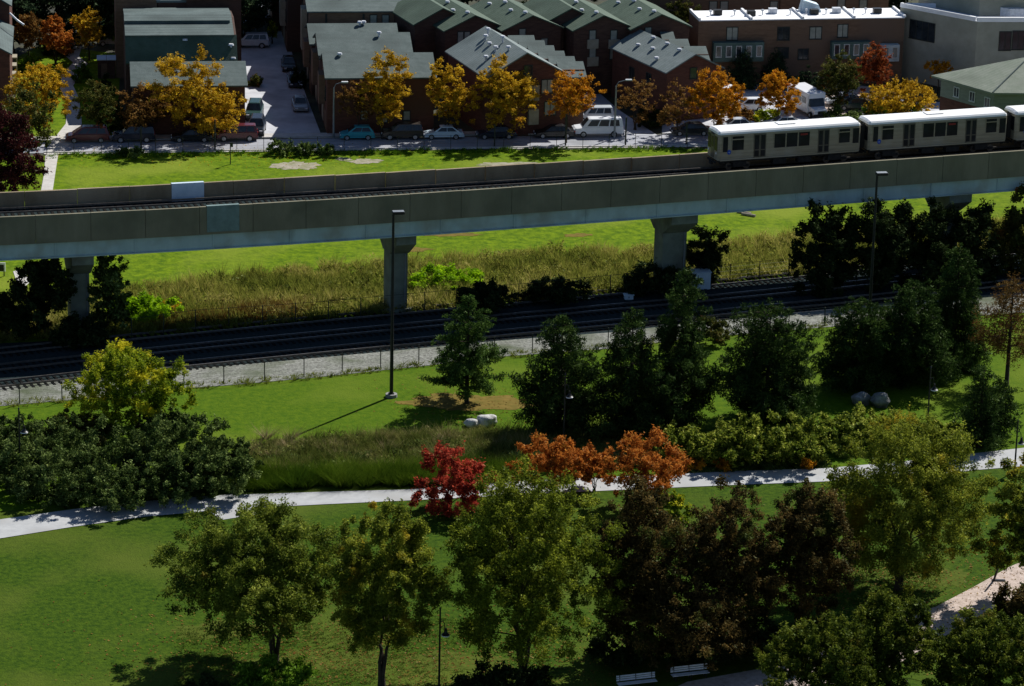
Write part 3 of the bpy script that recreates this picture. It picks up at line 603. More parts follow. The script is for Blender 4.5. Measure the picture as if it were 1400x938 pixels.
def signpost(label, px, pyb, h, rr=.05, plate=True):
    p = P(px, pyb); t = thing('sign_post', label, 'sign post', p)
    mb = MB(); mb.tube([(0, 0, 0), (0, 0, h)], rr, 6); link('pole', mb.mesh('pole', c_fence), t)
    if plate: mb = MB(); mb.box(-.04, .3, -.06, -.03, h - .5, h - .02); link('plate', mb.mesh('plate', c_fence), t)
signpost('lone thin sign post standing in the green field', 315, 225, 2.5, .06)
for lb, x, y, h in (('dark wooden street post to the right of the white van', 855, 200, 3.4), ('slim dark street post left of the alley mouth', 294, 206.5, 3.6), ('slim dark street post in front of the row of cars, beside the weeds', 193, 207.5, 2.9), ('short dark street post under the bare tree near the train', 938, 199, 2.6), ('dark street post at the foot of the orange tree left of the white van', 773, 201, 3.8), ('dark street post before the dark car under the golden tree', 676, 201, 2.6)):
    signpost(lb, x, y, h, .1, False)
def cabinet(label, px, pyb, w_, d_, h_, m):
    p = P(px, pyb); t = thing('equipment_cabinet', label, 'cabinet', p, SA)
    mb = MB(); mb.box(0, w_, 0, d_, .1, h_); mb.box(-.08, w_ + .08, -.08, d_ + .08, h_, h_ + .06); mb.box(.05, w_ - .05, .05, d_ - .05, 0, .1); link('housing', mb.mesh('housing', m), t)
    mb = MB(); mb.box(.08, w_ - .08, -.03, -.002, .2, h_ - .1); o = link('door', mb.mesh('door', m), t)
    mb = MB(); mb.box(w_ * .45, w_ * .45 + .06, -.06, -.031, h_ * .5, h_ * .5 + .16); link('handle', mb.mesh('handle', c_dark), o)
c_cab = mat('pale_cabinet_paint', (.55, .66, .72), (.65, .76, .82), 2, .5)
cabinet('large pale equipment cabinet standing by the tracks beside the wide pier', 947, 397, 1.75, 1.3, 1.75, c_cab)
cabinet('small low pale cabinet beside the tracks', 854, 411, .85, .6, .5, c_cab)
def boulder(label, px, pyb, w_, h_, seed, m):
    rng = np.random.default_rng(seed); p = P(px, pyb); import bmesh
    bm = bmesh.new(); bmesh.ops.create_icosphere(bm, subdivisions=3, radius=1.0)
    for v in bm.verts:
        q = v.co; f_ = 1 + .16 * math.sin(q.x * 3 + seed) * math.cos(q.y * 2.7 + seed) + .08 * math.sin(q.z * 7 + seed * 2)
        v.co = Vector((q.x * w_ / 2 * f_, q.y * w_ / 2.4 * f_, max(q.z * h_ * .55 * f_ + h_ * .42, -.05)))
    me = bpy.data.meshes.new('boulder'); bm.to_mesh(me); bm.free(); me.materials.append(m); me.polygons.foreach_set('use_smooth', [True] * len(me.polygons))
    tag(link('boulder', me, None, p), label, 'boulder', 'boulders on the upper lawn')
rock = mat('pale_boulder', (.45, .45, .42), (.62, .62, .6), 3, .9, 9, c3=(.12, .12, .1), scale3=1.2, bump=.8)
rock2 = mat('shaded_boulder', (.12, .12, .11), (.34, .34, .33), 2, .9, 9, c3=(.05, .05, .04), scale3=1.0, bump=.8)  # darker copy of the pale rock; shade under the pines painted in
boulder('small low pale boulder, left one of the pair below the first pine', 645, 584, 1.4, .75, 1, rock)
boulder('larger pale boulder, right one of the pair below the first pine', 665, 582, 1.7, 1.1, 2, rock)
boulder('boulder coloured dark as if in pine shade, left of the pair under the pines', 1176, 553, 1.7, 1.2, 3, rock2)
boulder('boulder coloured dark as if in pine shade, right of the pair under the pines', 1203, 556, 1.8, 1.3, 4, rock2)
def bench(label, px, pyb, rz, L_=3.2):
    p = P(px, pyb); t = thing('park_bench', label, 'bench', p, rz, 'pale slatted benches beside the gravel path')
    wd = mat('pale_bench_slat', (.55, .57, .6), (.68, .7, .73), 3, .6)
    for i in range(4): mb = MB(); mb.box(0, L_, .04 + i * .12, .14 + i * .12, .45, .49); link('seat_slat', mb.mesh('seat_slat', wd), t)
    for i in range(3): mb = MB(); mb.box(0, L_, .54 + i * .03, .57 + i * .03, .58 + i * .14, .69 + i * .14); link('back_slat', mb.mesh('back_slat', wd), t)
    for x_ in (.25, L_ / 2, L_ - .25):
        mb = MB(); mb.box(x_ - .03, x_ + .03, .05, .1, 0, .44); mb.box(x_ - .03, x_ + .03, .45, .5, 0, .44); mb.box(x_ - .03, x_ + .03, .05, .5, .4, .445); mb.obox((x_ - .03, .5, .44), (.06, 0, 0), (0, .04, 0), (0, .1, .55)); link('leg', mb.mesh('leg', c_dark), t)
bench('bench at the bottom edge, nearest the viewer, with bright slats', 846, 946, .32, 2.9); bench('bench half in shade under the dark trees', 920, 934, .32, 2.8)
# ------------------------------------------------------------------ buildings
b_brick = mat('red_brown_brick', (0.08, 0.032, 0.022), (0.14, 0.058, 0.04), 1.2, .95, 8, c3=(0.1, 0.05, 0.035), scale3=.2, stretch=(1, 1, 4))
b_brick2 = mat('dark_brown_brick', (0.055, 0.03, 0.022), (0.1, 0.055, 0.04), 1.2, .95, 8, c3=(0.07, 0.045, 0.035), scale3=.2, stretch=(1, 1, 4))
b_tan = mat('tan_brown_brick', (0.13, 0.08, 0.05), (0.2, 0.125, 0.08), 1.0, .95, 8, c3=(0.15, 0.1, 0.07), scale3=.15, stretch=(1, 1, 4))
b_orange = mat('orange_brick', (0.24, 0.09, 0.04), (0.34, 0.14, 0.07), 1.2, .95, 8)
b_panel = mat('tan_wall_panel', (0.28, 0.25, 0.18), (0.36, 0.33, 0.25), 1.5, .8)
b_teal = mat('teal_siding', (0.06, 0.105, 0.09), (0.09, 0.145, 0.125), .8, .7, stretch=(1, 1, 8))
b_grey = mat('grey_stucco', (0.28, 0.28, 0.22), (0.38, 0.37, 0.3), .5, .9, 8, c3=(.26, .27, .22), scale3=.1)
b_white = mat('white_membrane_roof', (.78, .79, .8), (.9, .91, .92), .4, .6, 6)
def shingle(name, c1, c2):
    if name in MATS: return MATS[name]
    m = mat(name, c1, c2, 1.0, .8, 8, c3=tuple(x * .8 for x in c1), scale3=.25, bump=.3, bscale=10)
    n = m.node_tree; b = n.nodes['Principled BSDF']; src = b.inputs['Base Color'].links[0].from_socket
    tc = n.nodes.new('ShaderNodeTexCoord'); wv = n.nodes.new('ShaderNodeTexWave'); wv.bands_direction = 'Z'; wv.inputs['Scale'].default_value = 3.2; wv.inputs['Distortion'].default_value = 1.2; n.links.new(tc.outputs['Object'], wv.inputs['Vector'])
    mr = n.nodes.new('ShaderNodeMapRange'); mr.inputs[3].default_value = .8; mr.inputs[4].default_value = 1.08; n.links.new(wv.outputs[1], mr.inputs[0])
    vm = n.nodes.new('ShaderNodeVectorMath'); vm.operation = 'SCALE'; n.links.new(src, vm.inputs[0]); n.links.new(mr.outputs[0], vm.inputs['Scale']); n.links.new(vm.outputs[0], b.inputs['Base Color']); return m
r_green = shingle('green_shingle_roof', (0.06, 0.09, 0.086), (0.1, 0.135, 0.13))
r_grey = shingle('grey_green_shingle_roof', (0.15, 0.19, 0.185), (0.21, 0.25, 0.245))
r_dark = shingle('dark_green_shingle_roof', (0.05, 0.085, 0.055), (0.08, 0.12, 0.085))
w_glass = mat('dark_window_glass', (0.01, 0.013, 0.016), (0.035, 0.045, 0.055), .8, .12, spec=.6)
w_curtain = mat('pale_window_curtain', (0.22, 0.24, 0.2), (0.34, 0.35, 0.3), 1.2, .6)
w_frame = mat('dark_window_frame', (0.03, 0.035, 0.03)); w_wframe = mat('white_window_frame', (.5, .52, .5))
v_metal = mat('pale_vent_metal', (.5, .52, .55), (.72, .74, .78), 3, .4)
WM = {}
def window(par, p, a, w_, h_, fr=w_frame, gl=w_glass, mull=1, name='window'):
    """p centre on the wall, a along the wall (wall normal is a turned clockwise)"""
    k = (round(w_, 2), round(h_, 2), fr.name, mull)
    if k not in WM:
        mb = MB(); f = .09
        mb.box(-w_ / 2 - f, w_ / 2 + f, -.07, 0, -h_ / 2 - f, -h_ / 2); mb.box(-w_ / 2 - f, w_ / 2 + f, -.07, 0, h_ / 2, h_ / 2 + f); mb.box(-w_ / 2 - f, -w_ / 2, -.07, 0, -h_ / 2, h_ / 2); mb.box(w_ / 2, w_ / 2 + f, -.07, 0, -h_ / 2, h_ / 2)
        for i in range(mull): x_ = -w_ / 2 + w_ * (i + 1) / (mull + 1); mb.box(x_ - .035, x_ + .035, -.06, -.031, -h_ / 2, h_ / 2)
        mb.box(-w_ / 2 - .12, w_ / 2 + .12, -.12, -.072, -h_ / 2 - f - .04, -h_ / 2 - .02)
        WM[k] = mb.mesh('window', fr)
    kg = (round(w_, 2), round(h_, 2), gl.name)
    if kg not in WM:
        mb = MB(); mb.box(-w_ / 2, w_ / 2, -.03, -.002, -h_ / 2, h_ / 2); WM[kg] = mb.mesh('pane', gl)
    o = link(name, WM[k], par, p, math.atan2(a.y, a.x)); link('pane', WM[kg], o); return o
def vent(par, p, h=.5, r_=.14):
    mb = MB(); mb.tube([(0, 0, -.1), (0, 0, h)], r_ * .6, 8); mb.tube([(0, 0, h), (0, 0, h + .18)], [r_ * 1.6, r_ * 1.2], 10); link('vent_pipe', mb.mesh('vent_pipe', v_metal), par, p)
def gable(par, o, rd, wd, L_, W_, ze, zr, wm, rm, oh=.35, z0=-.1, mid=None, th=.16, base=None):
    """gabled block: o near-left corner in the parent's frame, rd ridge direction, wd gable direction"""
    m_ = W_ / 2 if mid is None else mid; mb = MB(); U = Z3
    fr = [o + U * z0, o + wd * W_ + U * z0, o + wd * W_ + U * ze, o + wd * m_ + U * zr, o + U * ze]
    mb.prism(fr[::-1], rd * L_); ow = link('wall', mb.mesh('wall', wm), par)
    mb = MB(); t_ = U * th; ov = rd * oh
    for side in (0, 1):
        if side == 0: e0 = o + U * ze; dn = (o - (o + wd * m_)).normalized(); sl_ = (zr - ze) / m_; e0 = e0 + dn * oh - U * sl_ * oh
        else: e0 = o + wd * W_ + U * ze; dn = wd.normalized(); sl_ = (zr - ze) / (W_ - m_); e0 = e0 + dn * oh - U * sl_ * oh
        r_ = o + wd * m_ + U * (zr + .0)
        a, b2 = e0 - ov + U * .02, r_ - ov + U * .02; v_ = rd * L_ + ov * 2
        mb.prism([a, b2, b2 + t_, a + t_] if side == 0 else [b2, a, a + t_, b2 + t_], v_)
    ro = link('roof', mb.mesh('roof', rm), par); return ow, ro
# --- terrace right of the alley: ridges run along the street
def terrace(label, base, units, cat='house'):
    o0 = P(*base); t = thing('terraced_house', label, cat, o0); return t, o0
tb, o0 = terrace('long brown terrace with stepped green gabled roofs, running back beside the shaded alley', (447, 183), None)
L0 = Vector((0, 0, 0))
# units: start v, depth, u0, width, eave, ridge, ridge position
UN = [(0, 9.2, 0, 12.2, 6.5, 8.2, b_brick), (9.25, 9.3, -.1, 10.5, 7.0, 8.5, b_brick2), (18.6, 8.8, -.5, 10.2, 6.2, 7.6, b_brick2), (27.5, 14, -.2, 11.7, 8.2, 10.0, b_tan), (41.6, 12, -2.0, 9.5, 9.0, 10.6, b_brick2), (53.7, 13, -3.2, 9, 8.6, 10.2, b_brick)]
for v0, dp, uu, wd_, ze, zr, wm in UN:
    gable(tb, US * uu + VS * v0 + US * wd_, -US, VS, wd_, dp, ze, zr, wm, r_green, .3, mid=dp * .5)
pl = o0 + VS * 27.5
for px_ in (510.5, 527): q = RP(px_, 29, pl, VS); window(tb, q - o0, US, .75, 1.5, w_frame, w_curtain, 0)
for px_, py_ in ((446, 29), (497, 29), (546, 29)): q = RP(px_, py_, pl, VS); mb = MB(); mb.box(-.12, .12, -.1, 0, -2.0, .9); link('downpipe', mb.mesh('downpipe', w_frame), tb, q - o0, SA)
for px_, py_ in ((498, 157), (525, 161), (556, 158)): q = RP(px_, py_, o0, VS); window(tb, q - o0, US, .7, 1.0, w_frame, w_curtain, 0)
# alley facade: panels, bays and garage doors
c_bay = b_panel; rng = random.Random(3)
for v0, dp, uu, wd_, ze, zr, wm in UN:
    n_ = 2 if dp < 12 else 3
    for i in range(n_):
        vv = v0 + dp * (i + .5) / n_; q = US * uu + VS * vv
        mb = MB(); mb.box(-1.1, 1.1, -.05, -.003, .1, 2.3); link('garage_door', mb.mesh('garage_door', b_panel if i % 2 else b_tan), tb, q, math.atan2(-VS.y, -VS.x))
        for z_ in ((4.2,) if ze < 7.5 else (4.2, 6.9)): window(tb, q + Z3 * z_ , -VS, 1.1, 1.3, w_frame, w_curtain if rng.random() < .5 else w_glass, 1)
        if i == 0:
            mb = MB(); mb.box(-1.2, 1.2, -.7, -.003, 2.7, ze - .4); bo = link('bay', mb.mesh('bay', b_panel if v0 > 20 else b_tan), tb, q + VS * 2.2, math.atan2(-VS.y, -VS.x))
for u_, v_, z_ in ((7.0, 13.0, 8.35), (1.7, 4.0, 7.9), (5.5, 22.5, 7.5), (6.0, 22.7, 7.5), (8.0, 33.2, 9.6), (4.2, 31, 9.2)): vent(tb, US * u_ + VS * v_ + Z3 * z_, .45, .2)
# --- terrace left of the alley
tb, o0 = terrace('terrace left of the alley with stepped grey green roofs behind the big golden tree', (183, 184), None)
gable(tb, US * 12.6, -US, VS, 12.6, 9.4, 5.6, 7.2, b_brick, r_grey if False else r_green, .3)
mb = MB(); a = VS * 9.5 + US * -.7
prof = [(0, -.1), (0, 6.2), (2.2, 8.7), (9.5, 9.5), (17, 8.7), (17, -.1)]
mb.prism([a + VS * x_ + Z3 * (z_ if z_ < 6 else z_ - .1) for x_, z_ in prof], US * 12.9); link('wall', mb.mesh('wall', b_brick2), tb)
mb = MB(); mb.prism([a + VS * -.25 + Z3 * 6.0, a + VS * 2.1 + Z3 * 8.72, a + VS * 2.1 + Z3 * 8.9, a + VS * -.3 + Z3 * 6.15], US * 12.9); link('steep_roof', mb.mesh('steep_roof', r_dark), tb, label='steep dark green lower roof slope')
mb = MB(); mb.prism([a + VS * 2.0 + Z3 * 8.74, a + VS * 9.5 + Z3 * 9.62, a + VS * 9.5 + Z3 * 9.78, a + VS * 1.9 + Z3 * 8.92], US * 12.6); mb.prism([a + VS * 9.52 + Z3 * 9.6, a + VS * 17.2 + Z3 * 8.7, a + VS * 17.2 + Z3 * 8.86, a + VS * 9.52 + Z3 * 9.77], US * 12.6); link('roof', mb.mesh('roof', r_green), tb)
mb = MB(); mb.obox(a + VS * 6 + Z3 * 9.4, US * 12.3, VS * .25, Z3 * .35); link('roof_step', mb.mesh('roof_step', r_green), tb)
for px_, py_, v_, z_ in ((253, 31, 17.6, 9.5), (254, 41, 14.5, 9.2), (253, 56, 11.3, 8.5), (231, 50, 11.9, 8.9), (316, 63, 10.6, 7.6), (319, 81, 9.7, 6.4), (255, 92, 4.8, 7.1)):
    q = RP(px_, py_ + 3, o0 + VS * v_, VS); vent(tb, q - o0, .35, .22)
t2 = thing('brown_block', 'brown rear block with a pale flat roof strip and a hipped green tower roof', 'house', o0 + VS * 27.5)
mb = MB(); mb.obox(US * -1.6, US * 5, VS * 12, Z3 * 11.2); link('wall', mb.mesh('wall', b_tan), t2)
mb = MB(); mb.obox(US * 3.5, US * 7, VS * 10, Z3 * 9.3); link('wall', mb.mesh('wall', b_brick2), t2)
mb = MB(); mb.obox(US * 3.3 + Z3 * 9.32, US * 3.7, VS * 10.2, Z3 * .3); link('flat_roof', mb.mesh('flat_roof', r_grey), t2)
mb = MB(); mb.obox(US * 3.3 + Z3 * 9.63 - VS * .02, US * .45, VS * 1.6, Z3 * .9); link('parapet', mb.mesh('parapet', b_white), t2)
mb = MB(); mb.obox(US * 6.9 - VS * .3, US * 6.6, VS * 7, Z3 * 9.85); link('tower_wall', mb.mesh('tower_wall', b_brick2), t2)
def hip(par, o, ud, vd, W_, D_, z, rise, m_, oh=.5, name='roof', rl=.35):
    a = o - ud * oh - vd * oh + Z3 * z; W2, D2 = W_ + 2 * oh, D_ + 2 * oh; b = MB(); q = [a, a + ud * W2, a + ud * W2 + vd * D2, a + vd * D2]
    h1 = a + ud * W2 * rl + vd * D2 / 2 + Z3 * rise; h2 = a + ud * W2 * (1 - rl) + vd * D2 / 2 + Z3 * rise
    b.poly([q[0], q[1], h2, h1]); b.poly([q[1], q[2], h2]); b.poly([q[2], q[3], h1, h2]); b.poly([q[3], q[0], h1]); b.poly(q[::-1]); return link(name, b.mesh(name, m_), par)
hip(t2, US * 6.9 - VS * .3, US, VS, 6.6, 7, 9.87, 1.6, r_green)
# --- rotated gabled brick houses
def rot_house(label, base, ridge_near, ridge_far, zr, ze, half, L_, wm, rm, wing=None, wins=(), z0w=None, wd_sign=1, vents=()):
    a = P(ridge_far[0], ridge_far[1], zr); b2 = P(ridge_near[0], ridge_near[1], zr); rd = (a - b2); rd.z = 0; L_ = L_ or rd.length; rd.normalize(); wd = Vector((rd.y, -rd.x, 0))
    rn = Vector((b2.x, b2.y, 0)); o = rn - wd * half; t = thing('brick_house', label, 'house', o, 0)
    gable(t, L0, rd, wd, L_, half * 2, ze, zr, wm, rm, .3)
    for px_, py_, w_, h_, gl in wins:
        q = RP(px_, py_, o, rd); window(t, q - o, wd, w_, h_, w_frame, gl, 1 if w_ > .9 else 0)
    for d_, s_, hh in vents:                   # distance back, fraction down the left slope
        z_ = zr - (zr - ze) * s_; vent(t, rd * d_ + wd * half * (1 - s_) + Z3 * z_, hh, .2)
    return t, o, rd, wd
t, o, rd, wd = rot_house('red brick gabled house behind the golden trees, its big grey roof dotted with pipes', None, (720, 73), (665, 38), 9.6, 7.0, 4.7, None, b_brick, r_grey,
    wins=((722, 98, .9, 1.4, w_glass), (714, 124, 1.6, 1.6, w_glass)), vents=((11.2, .15, .8), (10, .3, .7), (8, .35, .4), (6.5, .12, .8), (5.2, .4, .7), (3.5, .2, .5), (4.5, .7, .6)))
for z_ in (2.2, 5.0): mb = MB(); mb.box(-.6, .6, -.45, -.01, -.9, .9); link('bay', mb.mesh('bay', b_panel), t, wd * 5.6 + Z3 * z_, math.atan2(wd.y, wd.x))
for px_, py_ in ((748, 118), (752, 148)):
    q = RP(px_, py_, o, rd); window(t, q - o, wd, 1.3, 1.5, w_frame, w_curtain)
# stepped units at its right
for i, (px_, py_) in enumerate(((697, 55), (711, 62), (724, 69), (738, 76.5), (752, 84), (764, 91))):
    zz = 8.6 - i * .25; q = P(px_, py_, zz) - o; q.z = 0; mb = MB(); mb.obox(q, US * 3.0, VS * 3.2, Z3 * (zz - .4)); ow = link('stepped_unit', mb.mesh('stepped_unit', b_brick2), t)
    mb = MB(); mb.prism([q - VS * 1.4 + Z3 * (zz - 1.1), q + VS * 2.0 + Z3 * zz, q + VS * 2.0 + Z3 * (zz + .14), q - VS * 1.4 + Z3 * (zz - .95)], US * 3.1); link('roof', mb.mesh('roof', r_green), ow)
t, o, rd, wd = rot_house('red brick house with a bluish gabled roof beside the side lane', None, (950, 75), (875, 42), 7.8, 6.0, 3.6, None, b_brick, r_grey, wins=((948, 100, .8, 1.2, w_glass), (951, 128, .9, 1.3, w_curtain)), vents=((9.5, .12, .3), (6.0, .12, .3), (2.8, .15, .3), (10, .6, .3), (7, .5, .3), (4, .8, .4)))
nb = o; 
for px_, py_ in ((864, 100), (887, 108), (880, 134), (862, 128)): q = RP(px_, py_, o, wd); window(t, q - o, -rd, 1.1, 1.3, w_frame, w_glass)
for i, (px_, py_, ww) in enumerate(((906, 50, 1.6), (918, 60, 2.3), (938, 70, 2.7))):
    zz = 7.6; q = P(px_, py_, zz) - o; q.z = 0; mb = MB(); mb.obox(q, US * ww, VS * 3.2, Z3 * (zz - .4)); ow = link('stepped_unit', mb.mesh('stepped_unit', b_brick2), t)
    mb = MB(); mb.prism([q - VS * 1.6 + Z3 * (zz - 1.1), q + VS * 2.0 + Z3 * zz, q + VS * 2.0 + Z3 * (zz + .14), q - VS * 1.6 + Z3 * (zz - .95)], US * ww); link('roof', mb.mesh('roof', r_green), ow)
HB = [('dark brick gabled house directly right of the autumn orange tree, leftmost of the rear four', (649, 22), (612, 0), ((630, 51), (638, 51))),
      ('dark brick gabled house, second of the rear four, behind the big grey roof', (728, 22), (691, 0), ((714, 47), (744, 60))),
      ('dark brick gabled house, third of the rear four, with two stacks of pale windows', (825, 22), (788, 0), ((810, 49), (839, 49), (810, 73), (838, 73))),
      ('dark brick gabled house, rightmost of the rear four, next to the tall green tree', (904, 20.5), (867, -1.5), ((886, 45),))]
for i, (lb, rn, rf, ws) in enumerate(HB):
    t, o, rd, wd = rot_house(lb, None, rn, rf, 9.6, 8.0, 3.7, 12.5, b_brick2, r_dark, wins=[(x_, y_, .75 if k_ < 2 or True else .7, 1.3, w_curtain) for k_, (x_, y_) in enumerate(ws)], vents=((1.5, .1, .3), (4.5, .3, .3), (8.0, .15, .3), (10, .5, .3)))
    if i in (2,):
        for x_, y_ in ((810, 60), (839, 60), (810, 84)): q = RP(x_, y_, o, rd); mb = MB(); mb.box(-.7, .7, -.2, -.01, -.55, .55); link('balcony_panel', mb.mesh('balcony_panel', b_panel), t, q - o, math.atan2(wd.y, wd.x))
    if i % 2 == 0:
        gable(t, rd * 3.5 - wd * 2.6, rd, wd, 9, 7.0, 8.2, 9.9, b_brick2, r_dark, .3)
# --- flat roofed brick row
o0 = P(952, 117); wl = (P(1232, 112) - o0); LW = wl.length; ua = wl.normalized(); va = Vector((-ua.y, ua.x, 0)); t = thing('flat_roofed_row', 'low flat white roofed brown brick row with teal bays on the ground floor', 'building', o0)
zt = (117 - 29) / (pxm(o0) * .972); o1 = o0 + Vector((0, 0, 0))
mb = MB(); mb.obox((0, 0, -.1), wl, va * 5.4, Z3 * zt); link('wall', mb.mesh('wall', b_tan), t)
mb = MB(); mb.obox(Z3 * (zt - .08) - va * .02, wl, va * 5.4, Z3 * .12); link('roof', mb.mesh('roof', b_white), t)
for k_ in range(5): mb = MB(); mb.obox(ua * (LW * (k_ / 4.0) - .1 * (k_ == 4)) + Z3 * (zt + .05), ua * .25, va * 5.4, Z3 * .25); link('party_wall', mb.mesh('party_wall', b_white), t)
for x_, y_, w_, h_, gl in ((1001, 46, 1.3, 1.5, w_curtain), (1071, 46, 1.4, 1.5, w_glass), (1115, 45, 1.4, 1.4, w_curtain), (1152, 42, 1.2, 1.5, w_curtain), (1071, 72, 1.2, 1.2, w_glass), (1098, 74, 1.2, 1.2, w_glass)):
    q = RP(x_, y_, o0, va); window(t, q - o0, ua, w_, h_, w_frame, gl, 1)
def bay(x0, x1, y0, y1, m_, nw, fr):
    a = RP(x0, y0, o0 - va * 1.0, va) - o0; c = RP(x1, y1, o0 - va * 1.0, va) - o0; w_ = (c - a).dot(ua); mb = MB(); mb.obox((a.x, a.y, c.z), ua * w_, va * 1.0, Z3 * (a.z - c.z)); b2 = link('bay', mb.mesh('bay', m_), t)
    for k_ in range(nw): window(t, Vector((a.x, a.y, 0)) + ua * w_ * (k_ + .5) / nw + Z3 * (a.z * .55 + c.z * .45), ua, .55, 1.2, fr, w_glass, 0)
bay(976, 1044, 59, 84, b_teal, 5, w_wframe); bay(1138, 1190, 58, 80, b_teal, 4, w_wframe); bay(1206, 1229, 62, 84, mat('white_bay_paint', (.45, .5, .5)), 2, w_wframe)
for x_, d_ in ((3, 3), (7, 2.2), (10, 3.4), (15, 2.5), (18, 3.2), (23, 2.6)):
    mb = MB(); mb.box(-.5, .5, -.4, .4, 0, .6); link('roof_unit', mb.mesh('roof_unit', c_dark if x_ % 2 else v_metal), t, ua * x_ + va * d_ + Z3 * (zt + .06), SA)
for x_ in (2, 5, 8.5, 12, 14, 16.5, 20, 21.5): vent(t, ua * x_ + va * 2.5 + Z3 * (zt + .05), .5, .12)
mb = MB(); mb.prism([(0, 0, 0), (2.6, 0, 0), (2.2, 0, .9), (.3, 0, 1.5)], (0, 1.5, 0)); link('roof_hatch', mb.mesh('roof_hatch', c_cab), t, ua * 13.6 + va * 3.6 + Z3 * (zt + .05), SA, 'light blue sloping roof hatch')
# building behind
o2 = o0 + va * 12 - ua * 5; t = thing('brown_apartment_block', 'long brown apartment block behind the white flat roofs, at the top edge', 'building', o2)
mb = MB(); mb.obox((0, 0, 0), ua * 18, va * 12, Z3 * 11.5); link('wall', mb.mesh('wall', b_tan), t); mb = MB(); mb.obox(ua * 18.1, ua * 14, va * 12, Z3 * 9.2); link('wall', mb.mesh('wall', b_tan), t); mb = MB(); mb.obox(ua * 18 + Z3 * 9.22 - va * .3, ua * 14.4, va * 12.6, Z3 * .25); link('roof', mb.mesh('roof', mat('cream_roof', (.6, .6, .45))), t)
for x_, y_ in ((1058, 8), (975, 8), (990, 8), (1150, 5), (1180, 6)): q = RP(x_, y_, o2, va); window(t, q - o2, ua, .9, 1.1, w_frame, w_curtain, 0)
# --- grey modern building
c0 = P(1330, 128); k0 = P(1231, 117); k1 = P(1500, 118)
zt = 12.0 * 0 + (128 - 31) / (pxm(c0) * .972); t = thing('grey_modern_building', 'large grey stucco building with a white flat roof at the top right corner', 'building', c0)
ra = (k0 - c0); rb = (k1 - c0); back = ra + rb
# roof corner measured so the left wall meets the row
kk = P(1231, 10, zt); ra = Vector((kk.x, kk.y, 0)) - c0; ra.z = 0
kk = P(1480, 30.5, zt); rb = Vector((kk.x, kk.y, 0)) - c0; rb.z = 0
cc = P(1325, 31.5, zt); 
mb = MB(); mb.prism([Vector((0, 0, -.1)), rb + Z3 * -.1, rb + ra + Z3 * -.1, ra + Z3 * -.1], Z3 * (zt + .1)); link('wall', mb.mesh('wall', b_grey), t)
def ring(par, pts, z0, z1, tk, m_, name):
    for i in range(len(pts)):
        a = pts[i]; b2 = pts[(i + 1) % len(pts)]; d = (b2 - a).normalized(); n_ = Vector((-d.y, d.x, 0)); mb = MB(); mb.obox(a + Z3 * z0 - d * .03, d * ((b2 - a).length - tk), n_ * tk, Z3 * (z1 - z0)); link(name, mb.mesh(name, m_), par)
ring(t, [L0, rb, rb + ra, ra], zt + .01, zt + .55, .35, b_white, 'parapet')
mb = MB(); mb.poly([q + Z3 * (zt + .03) for q in (rb * .01 + ra * .01, rb * .99 + ra * .01, rb * .99 + ra * .99, rb * .01 + ra * .99)]); link('roof', mb.mesh('roof', mat('pale_roof_gravel', (.55, .6, .68), (.68, .72, .78))), t)
rbn, ran = rb.normalized(), ra.normalized()
mb = MB(); mb.obox(rbn * 4.0 + ran * 4.5 + Z3 * (zt + .05), rbn * 16, ran * 9, Z3 * 2.6); link('penthouse', mb.mesh('penthouse', b_grey), t)
mb = MB(); mb.obox(rbn * 3.7 + ran * 4.2 + Z3 * (zt + 2.66), rbn * 16.6, ran * 9.6, Z3 * .2); link('penthouse_roof', mb.mesh('penthouse_roof', b_white), t)
mb = MB(); mb.obox(rbn * 6.5 + ran * 3.0 + Z3 * (zt + .05), rbn * 2.4, ran * 1.4, Z3 * 1.1); link('roof_unit', mb.mesh('roof_unit', v_metal), t)
na = Vector((-ran.y, ran.x, 0)); nbn = Vector((-rbn.y, rbn.x, 0))
q = RP(1261, 42, c0, na); window(t, q - c0, -ran, 3.6, 2.2, w_frame, w_glass, 3)
for x_ in (1374, 1392): q = RP(x_, 56 if x_ < 1380 else 55, c0, nbn); window(t, q - c0, rbn, 1.35, 2.2, w_frame, w_glass, 1)
q = RP(1410, 54, c0, nbn); window(t, q - c0, rbn, 1.35, 2.2, w_frame, w_glass, 1)
# --- hip roofed house at the right edge
ze = 7.0
q0 = P(1357, 127, ze); q1 = P(1273, 103, ze); q2 = P(1480, 128, ze); 
ga = q1 - q0; gb = q2 - q0; gb = gb.normalized(); gap = Vector((-gb.y, gb.x, 0)); gan = ga.normalized(); c0 = Vector((q0.x, q0.y, 0)); t = thing('hip_roofed_house', 'house with a hipped grey green roof at the right edge, behind the train', 'house', c0)
ga.z = 0; gl_ = ga.length; W2 = 20.0; ap = P(1408, 77, ze + 2.8) - c0
mb = MB(); ins = gan * .7 + gb * .7; fp = [ins, gb * W2 + gan * .7, gb * W2 + gan * (gl_ - .7), gan * (gl_ - .7) + gb * .7]
mb.prism([q + Z3 * 4.7 for q in fp], Z3 * (ze - 4.72)); link('siding_wall', mb.mesh('siding_wall', mat('grey_green_siding', (.16, .18, .14), (.22, .25, .2), .8, .7, stretch=(1, 1, 8))), t, label='grey green upper siding')
mb = MB(); mb.prism([q + gan * 0 - Z3 * .1 for q in fp], Z3 * 4.78); link('wall', mb.mesh('wall', b_brick), t)
cs = [L0 + Z3 * ze, gb * (W2 + .7) + Z3 * ze, gb * (W2 + .7) + gan * gl_ + Z3 * ze, gan * gl_ + Z3 * ze]; apr = ap + gb * 4
mb = MB(); mb.poly([cs[0], cs[1], apr, ap]); mb.poly([cs[1], cs[2], apr]); mb.poly([cs[2], cs[3], ap, apr]); mb.poly([cs[3], cs[0], ap]); mb.poly([q - Z3 * .02 for q in cs[::-1]])
